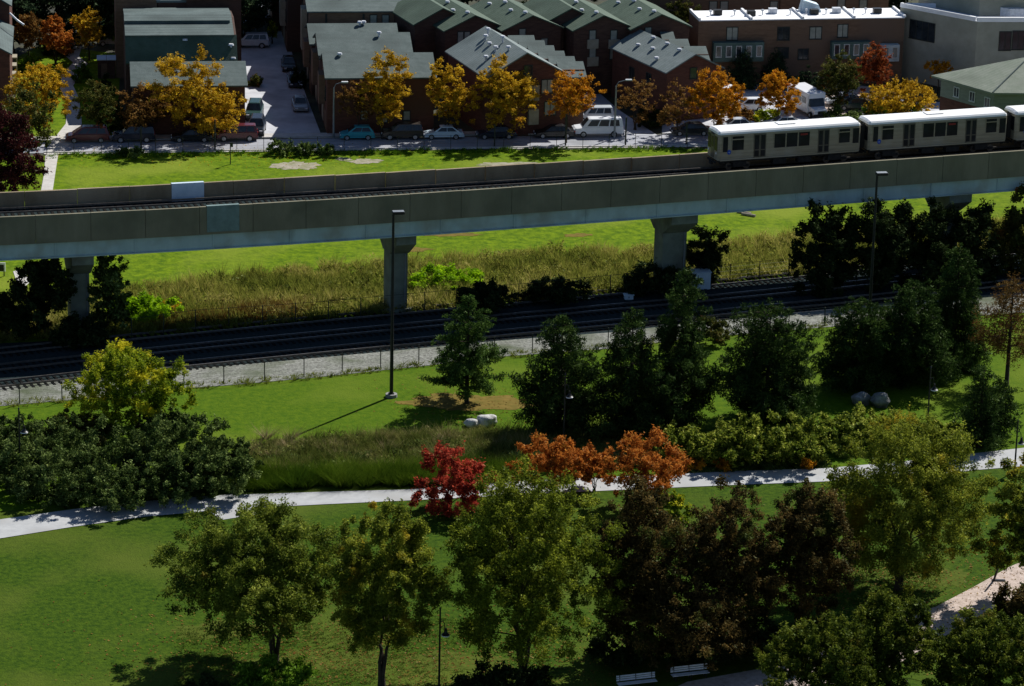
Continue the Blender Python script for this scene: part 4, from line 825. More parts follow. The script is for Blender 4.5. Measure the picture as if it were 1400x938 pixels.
for i in range(4): a = cs[i]; b2 = cs[(i + 1) % 4]; mb.obox(a - Z3 * .2, b2 - a, (ap - a).normalized() * .04, Z3 * .17)
link('roof', mb.mesh('roof', shingle('olive_shingle_roof', (.19, .23, .17), (.27, .3, .24))), t); mb = MB(); mb.tube([cs[0] + Z3 * .05, ap + Z3 * .05], .08, 5); link('ridge_cap', mb.mesh('ridge_cap', r_green), t)
ng = Vector((-gan.y, gan.x, 0))
for x_, y_ in ((1308, 126), (1329.5, 132), (1350, 140)): q = RP(x_, y_, c0 + gb * .7, ng); window(t, q - c0, -gan, .75, 1.0, w_wframe, w_glass, 1)
# --- building at the left edge
c0 = P(10, 170); t = thing('left_edge_house', 'tall brick house with dark teal roofs cut off by the left edge', 'house', c0)
gable(t, Vector((-22, 0, 0)), VS, US, 14, 22.2, 7.6, 11.0, b_brick, r_green, .3, mid=16); gable(t, Vector((-22, 0, 0)) + VS * 14.2, VS, US, 22, 22.0, 10.2, 14.0, b_brick, r_green, .3, mid=16)
for k_ in range(6): mb = MB(); mb.box(-.9, .9, -.6, -.01, 2.4, 2.6); mb.box(-.9, -.8, -.6, -.5, 0, 2.38); mb.box(.8, .9, -.6, -.5, 0, 2.38); link('porch', mb.mesh('porch', b_panel), t, US * .25 + VS * (1.5 + k_ * 4.4), math.atan2(VS.y, VS.x)) ; window(t, US * .2 + VS * (3.5 + k_ * 4.4) + Z3 * 5, VS, .9, 1.3, w_wframe, w_curtain, 0)
mb = MB(); mb.tube([(0, 0, 9.9), (1.0, -1.0, 9.3), (1.8, -1.2, 8.8)], .12, 6); link('gutter_pipe', mb.mesh('gutter_pipe', v_metal), t, US * .3 + VS * 14)
# small garden buildings
p = P(134, 108); t = thing('garden_shed', 'tiny dark shed with a pale blue flat roof at the end of the garden path', 'shed', p, SA)
mb = MB(); mb.box(0, 2.1, 0, 2.2, 0, 2.3); link('wall', mb.mesh('wall', b_brick2), t); mb = MB(); mb.box(-.1, 1.03, -.1, 2.3, 2.31, 2.42); mb.box(1.07, 2.2, -.1, 2.3, 2.31, 2.42); link('roof', mb.mesh('roof', c_cab), t); mb = MB(); mb.box(.4, 1.1, -.04, -.002, .1, 1.9); link('door', mb.mesh('door', b_tan), t)
p = P(322, 50); t = thing('board_fence', 'tall green board fence at the back of the alley', 'fence', p, SA)
for k_ in range(10): mb = MB(); mb.box(k_ * .52, k_ * .52 + .5, 0, .06, 0, 1.7); link('board', mb.mesh('board', b_teal), t)
p = P(0, 378); t = thing('white_signboard', 'white framed dark sign board at the left edge under the viaduct', 'sign', p)
mb = MB(); mb.box(-.8, .55, 0, .08, .5, 1.4); link('frame', mb.mesh('frame', t_white), t); mb = MB(); mb.box(-.7, .4, -.03, -.002, .55, 1.2); link('panel', mb.mesh('panel', c_dark), t); mb = MB(); mb.box(-.7, -.6, .01, .07, 0, .5); mb.box(.35, .45, .01, .07, 0, .5); link('leg', mb.mesh('leg', c_dark), t)
# ------------------------------------------------------------------ vehicles
tyre = mat('black_tyre', (.012, .012, .012), (.02, .02, .02), 3, .9); rimm = mat('wheel_rim', (.35, .36, .38), (.5, .5, .52), 3, .35, metal=.6)
lampm = mat('headlamp_glass', (.6, .62, .65)); tail = mat('tail_lamp', (.3, .01, .01)); trim = mat('dark_trim', (.015, .015, .016), None, 2, .6)
def paint(name, c): 
    m = mat(name, c, tuple(min(1, x * 1.1 + .003) for x in c), .8, .25, 3, spec=.6); return m
# profiles in metres: x from nose (0) to tail (L); each type: L, W, body outline, cabin (bottom x0,x1,z; top x0,x1,z)
CT = {'sedan': (4.6, 1.75, [(0, .3), (.02, .6), (.25, .72), (1.35, .88), (3.75, .92), (4.5, .86), (4.6, .6), (4.55, .3)], (1.15, 4.15, .88), (1.95, 3.35, 1.42)),
      'hatch': (3.9, 1.7, [(0, .3), (.02, .62), (.25, .78), (1.05, .95), (3.7, 1.0), (3.88, .85), (3.9, .3)], (.85, 3.8, .94), (1.7, 3.35, 1.52)),
      'suv': (4.75, 1.88, [(0, .4), (.02, .85), (.25, 1.0), (1.25, 1.1), (4.65, 1.12), (4.75, .9), (4.75, .4)], (1.15, 4.7, 1.08), (1.85, 4.5, 1.8)),
      'minivan': (4.9, 1.9, [(0, .32), (.02, .7), (.3, .85), (1.1, 1.02), (4.8, 1.05), (4.9, .8), (4.9, .32)], (.75, 4.85, 1.0), (1.85, 4.55, 1.75)),
      'van': (5.75, 2.0, [(0, .42), (.02, .95), (.2, 1.08), (1.15, 1.22), (5.7, 1.25), (5.75, .9), (5.75, .42)], (.95, 5.72, 1.2), (1.75, 5.55, 2.1))}
CM = {}
def vehicle(label, kind, pm, p, rz, name='parked_car', cat='car', group='cars parked along the street and lanes'):
    L_, W_, prof, cb, ct = CT[kind]; h = W_ / 2; t = thing(name, label, cat, p, rz, group); K = (kind, pm.name)
    def mk(key, fn):
        if (K, key) not in CM: CM[(K, key)] = fn()
        return CM[(K, key)]
    def body():
        mb = MB(); out = prof
        # loft across the width: narrower at the sills and shoulders
        n = len(out); secs = [(-h, .94, .03), (-h + .12, 1.0, 0), (h - .12, 1.0, 0), (h, .94, .03)]
        for y_, f, dz in secs: mb.v += [((x_ - L_ / 2) * f + L_ / 2, y_, z_ - (dz if z_ > .5 else -dz)) for x_, z_ in out]
        for i in range(3):
            for k_ in range(n): mb.f.append((i * n + k_, i * n + (k_ + 1) % n, (i + 1) * n + (k_ + 1) % n, (i + 1) * n + k_)); mb.mi.append(0)
        mb.f.append(tuple(range(n - 1, -1, -1))); mb.mi.append(0); mb.f.append(tuple(range(3 * n, 4 * n))); mb.mi.append(0); return mb.mesh('body', pm)
    link('body', mk('body', body), t)
    (bx0, bx1, bz), (tx0, tx1, tz) = cb, ct; hb, ht = h - .08, h - .3
    B4 = [Vector((bx0, -hb, bz)), Vector((bx1, -hb, bz)), Vector((bx1, hb, bz)), Vector((bx0, hb, bz))]; T4 = [Vector((tx0, -ht, tz)), Vector((tx1, -ht, tz)), Vector((tx1, ht, tz)), Vector((tx0, ht, tz))]
    def cabin():
        mb = MB(); mb.hexa([q for q in B4] + [q for q in T4]); mb.hexa([q + Vector((0, 0, .002)) + (Vector((.05, 0, 0)) if i in (0, 3) else Vector((-.05, 0, 0))) for i, q in enumerate(T4)] + [q * 1 + Vector((.2 if i in (0, 3) else -.2, .12 if i < 2 else -.12, .05)) for i, q in enumerate(T4)]); return mb.mesh('cabin', pm)
    cabo = link('cabin', mk('cabin', cabin), t)
    def pane(a, b2, c, d, u0, u1, v0, v1, nm):
        L = lambda u, v: a.lerp(b2, u).lerp(d.lerp(c, u), v)
        nrm = (b2 - a).cross(d - a).normalized() * .02; mb = MB(); q = [L(u0, v0), L(u1, v0), L(u1, v1), L(u0, v1)]; mb.hexa(q + [k_ + nrm for k_ in q]); return mb.mesh(nm, w_glass)
    link('windscreen', mk('ws', lambda: pane(B4[3], B4[0], T4[0], T4[3], .06, .94, .1, .93, 'windscreen')), cabo)
    link('rear_window', mk('rw', lambda: pane(B4[1], B4[2], T4[2], T4[1], .08, .92, .25, .92, 'rear_window')), cabo)
    n_ = 3 if kind in ('minivan', 'van', 'suv') else 2
    for i in range(n_):
        u0, u1 = (.1 + .84 * i / n_, .1 + .84 * (i + 1) / n_ - .03)
        link('side_window', mk('sl%d' % i, lambda: pane(B4[0], B4[1], T4[1], T4[0], u0, u1, .14, .9, 'side_window')), cabo); link('side_window', mk('sr%d' % i, lambda: pane(B4[2], B4[3], T4[3], T4[2], 1 - u1, 1 - u0, .14, .9, 'side_window')), cabo)
    r_ = .33 if kind not in ('suv', 'van') else .38
    def wh():
        mb = MB(); mb.tube([(0, -.11, 0), (0, .11, 0)], r_, 16); return mb.mesh('wheel', tyre)
    def rm_():
        mb = MB(); mb.tube([(0, -.125, 0), (0, .125, 0)], r_ * .62, 12); return mb.mesh('rim', rimm)
    for x_ in (L_ * .19, L_ * .8):
        for y_ in (-h + .1, h - .1):
            o = link('wheel', mk('wh', wh), t, (x_, y_, r_)); link('rim', mk('rim', rm_), o)
    zl = prof[1][1] - .02
    for y_ in (-h + .32, h - .32):
        def hl():
            mb = MB(); mb.box(-.02, .06, -.17, .17, -.07, .06); return mb.mesh('headlight', lampm)
        def tl():
            mb = MB(); mb.box(-.05, .02, -.12, .12, -.12, .1); return mb.mesh('taillight', tail)
        link('headlight', mk('hl', hl), t, (.0, y_, zl)); link('taillight', mk('tl', tl), t, (L_, y_, prof[-3][1] - .12))
    def bump(x0, x1):
        mb = MB(); mb.box(x0, x1, -h + .1, h - .1, .31, .5); return mb.mesh('bumper', trim if kind in ('suv', 'van') else pm)
    link('front_bumper', mk('fb', lambda: bump(-.05, .06)), t); link('rear_bumper', mk('rb', lambda: bump(L_ - .06, L_ + .05)), t); return t
pc = {k_: paint(k_ + '_car_paint', c) for k_, c in {'maroon': (.11, .012, .012), 'black': (.008, .009, .011), 'darkblue': (.012, .016, .03), 'teal': (.03, .3, .36), 'brown': (.045, .035, .028), 'silver': (.5, .54, .58), 'paleblue': (.5, .6, .68), 'white': (.75, .77, .8), 'wine': (.1, .015, .02), 'green': (.02, .05, .04), 'grey': (.2, .21, .22)}.items()}
def car_at(label, kind, col, x0, x1, yw, **k):
    q0 = P(x0, yw); L_ = CT[kind][0]; vehicle(label, kind, pc[col], q0 + (P(x1, yw - (x1 - x0) * .013) - q0) * .5 - US * L_ / 2 + VS * .9, SA, **k)
car_at('maroon minivan, leftmost in the row along the street', 'minivan', 'maroon', 88, 152, 196.5)
car_at('dark four wheel drive parked just right of the maroon minivan', 'suv', 'darkblue', 155, 211, 196.3)
car_at('black sedan under the big golden tree', 'sedan', 'black', 235, 290, 196)
car_at('dark wine coloured hatchback at the alley mouth', 'suv', 'wine', 298, 350, 194.5)
car_at('teal hatchback parked before the terrace wall', 'hatch', 'teal', 467, 511, 193)
car_at('boxy dark brown four wheel drive right of the teal hatchback', 'suv', 'brown', 524, 577, 192.5)
car_at('silvery blue sedan between the brown and the dark cars', 'sedan', 'paleblue', 580, 634, 192)
car_at('dark blue sedan under the widest golden tree', 'sedan', 'darkblue', 657, 702, 191.5)
car_at('black sedan just left of the white passenger van', 'sedan', 'black', 736, 782, 190.5)
car_at('long white passenger van with dark side windows', 'van', 'white', 785, 852, 188.5, name='passenger_van', cat='van')
car_at('pale silver car in the side lane, right behind the white van', 'suv', 'silver', 791, 834, 169)
car_at('pale car deeper in the side lane under orange leaves', 'sedan', 'white', 768, 808, 141)
car_at('black sedan under the bare tree near the front of the train', 'sedan', 'black', 918, 974, 187)
car_at('silver car whose roof shows just above the front of the train', 'sedan', 'silver', 980, 1036, 181)
car_at('silver car hidden behind the leading train car roof', 'sedan', 'silver', 1045, 1100, 178)
car_at('silver four wheel drive parked across the sunny far end of the alley', 'suv', 'silver', 323, 362, 67)
vehicle('dark four wheel drive at the alley mouth facing the street, nearer of two', 'suv', pc['black'], P(349, 189) , SA + R(83))
vehicle('dark four wheel drive in the alley just behind the other one', 'suv', pc['green'], P(346, 167), SA + R(83))
vehicle('dark car in deep shade against the alley garages', 'sedan', pc['grey'], P(412, 155), SA + R(90))
vehicle('dark blue car in the shade halfway up the alley', 'sedan', pc['darkblue'], P(405, 122), SA + R(90))
vehicle('black car in the shade near the back of the alley', 'hatch', pc['black'], P(396, 100), SA + R(90))
car_at('small white car behind the autumn trees by the garden path', 'hatch', 'white', 84, 104, 63); 
car_at('small grey car behind the green bushes near the left terrace', 'hatch', 'grey', 140, 168, 64)
car_at('white car parked behind the orange tree in the yard', 'hatch', 'white', 1006, 1044, 154)
car_at('pale car beside the minibus in the yard', 'sedan', 'silver', 1136, 1178, 146); car_at('dark green car between the red tree and the yellow tree', 'sedan', 'green', 1150, 1190, 152)
car_at('white car seen through the thin yellow leaves right of the red tree', 'sedan', 'white', 1190, 1228, 143)
def bus(label, px, pyb, rz, L_=6.8, W_=2.35, hh=2.85):
    p = P(px, pyb); t = thing('shuttle_bus', label, 'minibus', p, rz, 'white minibuses in the yard'); pw = pc['white']; h = W_ / 2
    mb = MB(); mb.box(1.35, L_, -h, h, .45, hh); link('body', mb.mesh('body', pw, bevel=.1), t)
    mb = MB(); mb.hexa([(0, -.85, .45), (1.35, -.95, .45), (1.35, .95, .45), (0, .85, .45), (.08, -.8, 1.1), (1.35, -.95, 1.35), (1.35, .95, 1.35), (.08, .8, 1.1)]); link('hood', mb.mesh('hood', pw, bevel=.05), t)
    mb = MB(); mb.hexa([(1.0, -.95, 1.3), (1.36, -1.0, 1.3), (1.36, 1.0, 1.3), (1.0, .95, 1.3), (1.3, -.9, 2.2), (1.37, -.95, 2.2), (1.37, .95, 2.2), (1.3, .9, 2.2)]); link('windscreen', mb.mesh('windscreen', w_glass), t)
    mb = MB(); mb.hexa([(1.15, -h + .1, 2.25), (1.4, -h, 2.25), (1.4, h, 2.25), (1.15, h - .1, 2.25), (1.3, -h + .2, hh - .05), (1.4, -h, hh - .02), (1.4, h, hh - .02), (1.3, h - .2, hh - .05)]); link('cab_cap', mb.mesh('cab_cap', pw), t)
    for i in range(4):
        for sg in (-1, 1):
            x_ = 1.7 + i * 1.25; y_ = sg * (h + .012); mb = MB(); mb.box(x_, x_ + 1.05, min(y_ - .01, y_ + .01), max(y_ - .01, y_ + .01), 1.55, 2.3); link('side_window', mb.mesh('side_window', w_glass), t)
    for x_ in (.75, L_ - 1.5):
        for y_ in (-h + .15, h - .15):
            mb = MB(); mb.tube([(x_, y_ - .12, .38), (x_, y_ + .12, .38)], .38, 14); o = link('wheel', mb.mesh('wheel', tyre), t); mb = MB(); mb.tube([(x_, y_ - .13, .38), (x_, y_ + .13, .38)], .2, 10); link('rim', mb.mesh('rim', rimm), o)
    for y_ in (-.62, .62): mb = MB(); mb.box(-.04, .03, y_ - .14, y_ + .14, .72, .92); link('headlight', mb.mesh('headlight', lampm), t)
    mb = MB(); mb.box(-.12, .0, -.95, .95, .4, .6); link('bumper', mb.mesh('bumper', trim), t); mb = MB(); mb.box(-.045, -.01, -.4, .4, .62, .95); link('grille', mb.mesh('grille', trim), t)
bus('white minibus facing the viewer in the sunny yard right of the orange tree', 1122, 163, R(112)); bus('white minibus behind the bright orange tree', 1012, 146, R(165), 5.6, 2.2, 2.4)
# ------------------------------------------------------------------ vegetation
lf_green = leafmat('river_birch_leaves', [(.03, .048, .006), (.09, .12, .01), (.2, .24, .018), (.42, .45, .05)], .5, .5)
lf_canopy = leafmat('canopy_leaves', [(.014, .028, .004), (.05, .075, .008), (.12, .15, .014), (.26, .29, .04)], .4, .5, acc=((.14, .11, .02), .6))
lf_gold = leafmat('turning_birch_leaves', [(.04, .06, .008), (.12, .15, .015), (.24, .27, .025), (.4, .42, .06)], .5, .5, acc=((.38, .27, .02), .57))
lf_birch2 = leafmat('mixed_birch_leaves', [(.03, .05, .008), (.09, .13, .015), (.19, .23, .025), (.36, .4, .07)], .5, .5, acc=((.28, .2, .03), .62))
lf_purple = leafmat('dark_reddish_leaves', [(.016, .014, .005), (.046, .034, .011), (.12, .08, .024), (.22, .14, .04)], .4, .5, acc=((.06, .08, .014), .52))
lf_plum = leafmat('purple_plum_leaves', [(.02, .006, .008), (.05, .01, .014), (.1, .02, .02)], .2, .5)
lf_red = leafmat('scarlet_leaves', [(.16, .02, .014), (.4, .05, .03), (.62, .11, .06)], .45, .6)
lf_brick = leafmat('brick_red_leaves', [(.1, .02, .012), (.28, .06, .02), (.42, .13, .03)], .35, .6, acc=((.4, .24, .03), .6))
lf_orange = leafmat('rust_orange_leaves', [(.2, .06, .012), (.46, .15, .025), (.68, .28, .05)], .45, .7, acc=((.5, .3, .03), .62))
lf_yellow = leafmat('golden_leaves', [(.2, .11, .012), (.5, .3, .015), (.8, .55, .04)], .45, .7, acc=((.5, .22, .02), .64))
lf_amber = leafmat('amber_leaves', [(.24, .09, .01), (.52, .22, .012), (.72, .36, .02)], .4, .6, acc=((.6, .16, .02), .6))
lf_rust = leafmat('tan_brown_leaves', [(.1, .05, .015), (.22, .11, .03), (.36, .2, .05)], .3, .6)
lf_mix = leafmat('green_brown_leaves', [(.025, .04, .008), (.07, .08, .015), (.15, .12, .03)], .3, .6, acc=((.28, .1, .02), .6))
lf_yg = leafmat('yellow_green_leaves', [(.035, .07, .006), (.12, .18, .01), (.28, .34, .015), (.5, .5, .03)], .45, .5, acc=((.62, .56, .025), .52))
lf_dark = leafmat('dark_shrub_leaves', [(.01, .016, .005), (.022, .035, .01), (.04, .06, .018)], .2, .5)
lf_back = leafmat('dark_evergreen_leaves', [(.01, .022, .012), (.02, .04, .02), (.04, .065, .025)], .2, .5)
lf_bush = leafmat('grey_green_shrub_leaves', [(.012, .026, .006), (.04, .068, .014), (.11, .16, .035), (.3, .37, .11)], .2, .6)
lf_hyd = leafmat('hydrangea_leaves', [(.02, .04, .005), (.09, .13, .014), (.28, .33, .035), (.66, .66, .14)], .4, 1.2)
lf_lime = leafmat('lime_leaves', [(.1, .22, .004), (.26, .46, .008), (.45, .65, .015)], .5, .6)
lf_needle = leafmat('pine_needles', [(.008, .018, .005), (.018, .038, .009), (.04, .075, .015), (.1, .155, .03)], .25, .5)
lf_pine1 = leafmat('lit_pine_needles', [(.012, .03, .007), (.03, .062, .013), (.07, .13, .022), (.14, .22, .045)], .3, .5)  # brighter copy of the pine needles; sunlight on the first pine painted in
lf_larch = leafmat('rusty_larch_needles', [(.06, .03, .01), (.13, .07, .02), (.2, .12, .03)], .25, .6)
lf_fresh = leafmat('fresh_green_leaves', [(.05, .1, .006), (.1, .2, .012), (.2, .34, .03)], .35, .6)
# foreground birches and dark trees
tree('birch_tree', 'leftmost foreground birch with a forked trunk and drooping green crown', (375, 908), (224, 468, 684, 872), lf_birch2, 112000, .112, 420, .075, stems=3, tr=.2, lobes=11, seed=1, spread=.13, down=.5, limbs=26, shape='fan', group='river birches in the foreground')
tree('birch_tree', 'narrow foreground birch with a yellowing top, left of the near park lamp', (522, 942), (450, 606, 690, 885), lf_gold, 76000, .112, 300, .085, stems=3, tr=.17, lobes=10, seed=2, spread=.09, down=.5, limbs=22, shape='fan', group='river birches in the foreground')
tree('birch_tree', 'large bright green foreground birch below the red tree', (715, 932), (606, 842, 648, 900), lf_green, 118000, .112, 440, .075, stems=3, tr=.2, lobes=11, seed=3, spread=.1, down=.5, limbs=24, shape='fan', group='river birches in the foreground')
tree('birch_tree', 'wide olive green birch standing by the pinkish path on the right', (1228, 806), (1122, 1352, 572, 792), lf_gold, 112000, .112, 420, .075, stems=3, tr=.2, lobes=11, seed=4, spread=.12, down=.5, limbs=24, shape='fan', group='river birches in the foreground')
tree('birch_tree', 'yellow tinged birch cut by the right edge of the photo', (1420, 820), (1344, 1480, 632, 785), lf_gold, 30000, .16, 150, .09, stems=2, tr=.16, lobes=8, seed=5, down=.5, group='river birches in the foreground')
for i, (lb, b_, bx, n) in enumerate((('tall dark reddish tree right of the large green birch', (880, 900), (808, 950, 662, 905), 34000), ('dark reddish brown tree, middle one of the shaded group', (985, 885), (925, 1062, 660, 885), 28000),
      ('dark reddish tree hiding the park lamp, left of the olive birch', (1092, 868), (1030, 1168, 664, 876), 28000), ('small dark tree below the reddish group, near the benches', (925, 915), (850, 1035, 775, 912), 14000))):
    tree('plum_tree', lb, b_, bx, lf_purple, int(n * 2.1), .125, 300, .085, tr=.14, lobes=9, seed=20 + i, down=.3, group='dark reddish trees in the shade')
for i, (lb, b_, bx, n) in enumerate((('green canopy tree at the bottom edge, left one of the lower right group', (1120, 1010), (1035, 1215, 838, 985), 30000), ('green canopy tree in the middle of the lower right group', (1215, 985), (1140, 1290, 812, 960), 30000),
      ('brownish green canopy tree in the lower right corner', (1335, 1000), (1275, 1440, 842, 980), 30000))):
    tree('shade_tree', lb, b_, bx, (lf_canopy, lf_canopy, lf_canopy)[i], int(n * 2), .125, 340, .075, tr=.16, lobes=10, seed=30 + i, group='trees crowding the lower right corner')
tree('shade_tree', 'dark tree on the right edge below the pinkish path', (1405, 890), (1362, 1460, 800, 885), lf_purple, 14000, .17, 70, .14, seed=34, tr=.12, group='trees crowding the lower right corner')
# shrubs at the very bottom
tree('leafy_shrub', 'bright green leafy shrub at the foot of the leftmost birch', (372, 945), (325, 425, 893, 945), lf_fresh, 7000, .16, 40, .2, tr=.04, lobes=5, seed=40, cat='shrub', limbs=6)
tree('leafy_shrub', 'dark green shrub beside the lamp at the bottom edge', (680, 955), (620, 760, 905, 955), lf_dark, 9000, .17, 40, .2, tr=.04, lobes=5, seed=41, cat='shrub', limbs=6)
tree('leafy_shrub', 'low dark shrub at the bottom edge left of the bright green one', (290, 965), (230, 345, 925, 970), lf_dark, 6000, .17, 30, .2, tr=.04, lobes=5, seed=42, cat='shrub', limbs=6)
# red and orange shrubs
tree('maple_tree', 'small scarlet maple beside the concrete path', (615, 700), (563, 668, 606, 700), lf_red, 13000, .14, 120, .1, stems=2, tr=.1, lobes=7, seed=50, spread=.1)
tree('serviceberry_tree', 'wide rusty orange shrubby tree just right of the scarlet maple', (752, 680), (700, 805, 594, 668), lf_orange, 13000, .14, 120, .1, stems=3, tr=.07, lobes=7, seed=51)
tree('serviceberry_tree', 'small dull orange tree between the two larger orange ones', (812, 672), (780, 840, 612, 664), lf_orange, 4500, .16, 34, .18, stems=3, tr=.06, lobes=5, seed=53)
tree('serviceberry_tree', 'vivid orange tree with bare lower twigs standing over the path', (872, 694), (822, 942, 592, 678), lf_orange, 15000, .14, 130, .095, stems=4, tr=.08, lobes=8, seed=52, spread=.2, shape='vase')
tree('yellow_shrub', 'small yellow green shrub drooping over the lawn below the vivid orange tree', (925, 725), (890, 945, 664, 722), lf_yg, 3500, .16, 28, .18, tr=.04, seed=54, cat='shrub')
# yellow tree at left
tree('golden_raintree', 'round green tree with a bright yellow top beside the tracks', (188, 585), (108, 264, 472, 574), lf_yg, 44000, .13, 280, .08, stems=2, tr=.15, lobes=4, seed=60, spread=.12, shape='dome')
# lime bushes under the viaduct
tree('lime_bush', 'lime green bush under the viaduct by the leftmost pier', (197, 437), (150, 242, 400, 442), lf_lime, 18000, .15, 90, .15, tr=.05, seed=61, cat='bush', shape='dome'); tree('lime_bush', 'lime green bush right of the middle pier', (608, 393), (558, 662, 362, 398), lf_lime, 18000, .15, 90, .15, tr=.05, seed=62, cat='bush', shape='dome')
tree('small_yellow_bush', 'tiny yellow bush right of the left lime bush', (236, 432), (225, 247, 411, 433), lf_yellow, 1200, .14, 14, .25, tr=.02, seed=63, cat='bush', limbs=4)
# dark shrubs round the piers
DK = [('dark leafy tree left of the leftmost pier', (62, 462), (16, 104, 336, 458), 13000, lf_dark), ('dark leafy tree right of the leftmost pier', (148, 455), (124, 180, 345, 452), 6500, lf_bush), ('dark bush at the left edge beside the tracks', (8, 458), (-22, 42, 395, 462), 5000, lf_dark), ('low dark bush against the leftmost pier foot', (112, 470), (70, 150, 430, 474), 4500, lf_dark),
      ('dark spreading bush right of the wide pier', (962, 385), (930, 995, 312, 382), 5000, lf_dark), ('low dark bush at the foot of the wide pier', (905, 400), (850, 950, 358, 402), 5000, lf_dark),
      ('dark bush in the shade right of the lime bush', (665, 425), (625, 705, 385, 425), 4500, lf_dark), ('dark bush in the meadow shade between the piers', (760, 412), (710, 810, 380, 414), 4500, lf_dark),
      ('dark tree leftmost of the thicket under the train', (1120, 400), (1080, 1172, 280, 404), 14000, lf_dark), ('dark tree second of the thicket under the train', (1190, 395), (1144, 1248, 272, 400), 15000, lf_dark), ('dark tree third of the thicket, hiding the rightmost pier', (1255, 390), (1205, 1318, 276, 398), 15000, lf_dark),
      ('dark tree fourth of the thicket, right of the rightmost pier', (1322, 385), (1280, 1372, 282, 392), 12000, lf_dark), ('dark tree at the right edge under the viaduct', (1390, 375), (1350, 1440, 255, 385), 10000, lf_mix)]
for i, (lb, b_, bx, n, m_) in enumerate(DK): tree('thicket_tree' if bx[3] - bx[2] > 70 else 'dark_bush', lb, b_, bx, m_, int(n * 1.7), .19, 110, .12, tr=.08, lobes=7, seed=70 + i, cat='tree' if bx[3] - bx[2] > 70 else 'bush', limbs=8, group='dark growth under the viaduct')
# pines on the upper lawn
PN = [('open layered pine standing over the ring of worn grass', (638, 552), 404, 66, 20000, .14, .10, .8), ('dark pine left of the lamp among the pines', (765, 592), 430, 62, 36000, .02, .05, .55), ('dark pine directly right of the lamp, left one of the close pair', (860, 598), 428, 70, 42000, .02, .05, .55), ('tallest dark pine, right one of the close pair', (928, 582), 372, 60, 40000, .02, .05, .55),
      ('broad rounded dark pine standing alone above the yellow green shrubs', (1047, 572), 416, 74, 50000, .02, .04, .34), ('dark pine left of the two boulders', (1172, 530), 412, 58, 36000, .03, .08, .4), ('dark pine behind the boulders', (1240, 522), 388, 70, 46000, .02, .05, .42), ('tall dark pine nearest the viaduct thicket', (1302, 498), 338, 54, 36000, .02, .05, .55)]
for i, (lb, b_, yt, hw, n, bare, up, pw_) in enumerate(PN): conifer('pine_tree', lb, b_, yt, hw, lf_pine1 if i == 0 else lf_needle, n, 90 if i == 0 else 130, 80 + i, power=pw_, bare=bare, up=up, vfl=.45 if i == 0 else .9, group='pines on the upper lawn')
conifer('larch_tree', 'rusty brown larch at the right edge with a bare trunk', (1376, 527), 378, 62, lf_larch, 12000, 80, 90, leaf=(.26, .08), power=.6, bare=.28)
conifer('juniper_tree', 'small dense upright conifer beside the path at the right', (1338, 612), 503, 34, lf_needle, 9000, 70, 91, power=.55, bare=.06); conifer('juniper_tree', 'small rounded conifer leaning against the upright one', (1362, 600), 522, 28, lf_needle, 6000, 50, 92, power=.45, bare=.06)
# shrub mass at the left
SH = [(20, 668, -25, 60, 580, 690), (75, 640, 30, 130, 562, 668), (70, 692, 20, 130, 600, 712), (140, 665, 95, 195, 572, 688), (150, 702, 100, 215, 622, 706), (205, 655, 165, 255, 556, 668), (222, 694, 180, 280, 600, 698), (275, 660, 240, 330, 558, 672), (292, 690, 250, 345, 596, 694), (322, 660, 300, 350, 590, 678), (110, 605, 70, 150, 552, 610), (30, 610, -10, 60, 560, 620), (232, 600, 195, 262, 552, 606)]
SL = ['shrub at the left edge beside the park lamp', 'shrub behind the far left park lamp, second from the edge', 'dark shrub by the path directly below the far left lamp', 'shrub left of the middle of the left shrub mass', 'dark shrub overhanging the path left of the middle', 'tall shrub directly below the yellow topped tree', 'dark shrub overhanging the path below the yellow topped tree', 'tall pale tipped shrub near the right end of the mass',
      'dark shrub by the path near the right end of the mass', 'last shrub on the right of the mass, next to the ornamental grass', 'small brownish shrub behind the mass near the tracks', 'small shrub at the left edge just below the gravel', 'low shrub touching the trunk of the yellow topped tree']
for i, (bx_, by_, x0, x1, y0, y1) in enumerate(SH): tree('garden_shrub', SL[i], (bx_, by_ - (13 if by_ > 685 else 3)), (x0 - 6, x1 + 6, y0 + 8, y1 - (15 if by_ > 685 else 5)), lf_bush if i != 10 else lf_mix, 20000, .12, 150, .09, tr=.05, lobes=7, seed=100 + i, cat='shrub', limbs=6, group='grey green shrubs along the path at the left')
HY = [(925, 625, 892, 968, 575, 622), (985, 632, 945, 1030, 566, 630), (1040, 634, 1000, 1085, 562, 634), (1092, 632, 1050, 1135, 560, 636), (1135, 612, 1100, 1180, 556, 612), (1185, 606, 1150, 1225, 554, 604), (1235, 604, 1205, 1275, 560, 604), (1285, 606, 1250, 1315, 568, 606), (930, 612, 905, 950, 592, 622)]
HL = ['leftmost pale green shrub of the row beside the orange tree', 'second pale green shrub from the left in the row', 'pale green shrub in the middle of the row, above the path', 'pale green shrub just left of the wide birch', 'pale green shrub directly below the left boulder', 'pale green shrub below the right boulder', 'pale green shrub left of the boulder side lamp', 'rightmost pale green shrub of the row, behind the lamp', 'brightest yellow shrub at the left end of the row']
for i, (bx_, by_, x0, x1, y0, y1) in enumerate(HY): tree('hydrangea_shrub', HL[i], (bx_, by_), (x0 - 4, x1 + 4, y0 + 6, y1 + 3), lf_hyd if i != 8 else lf_yg, 11000, .16, 80, .12, tr=.04, lobes=6, seed=120 + i, cat='shrub', limbs=5, group='pale green shrubs above the path')
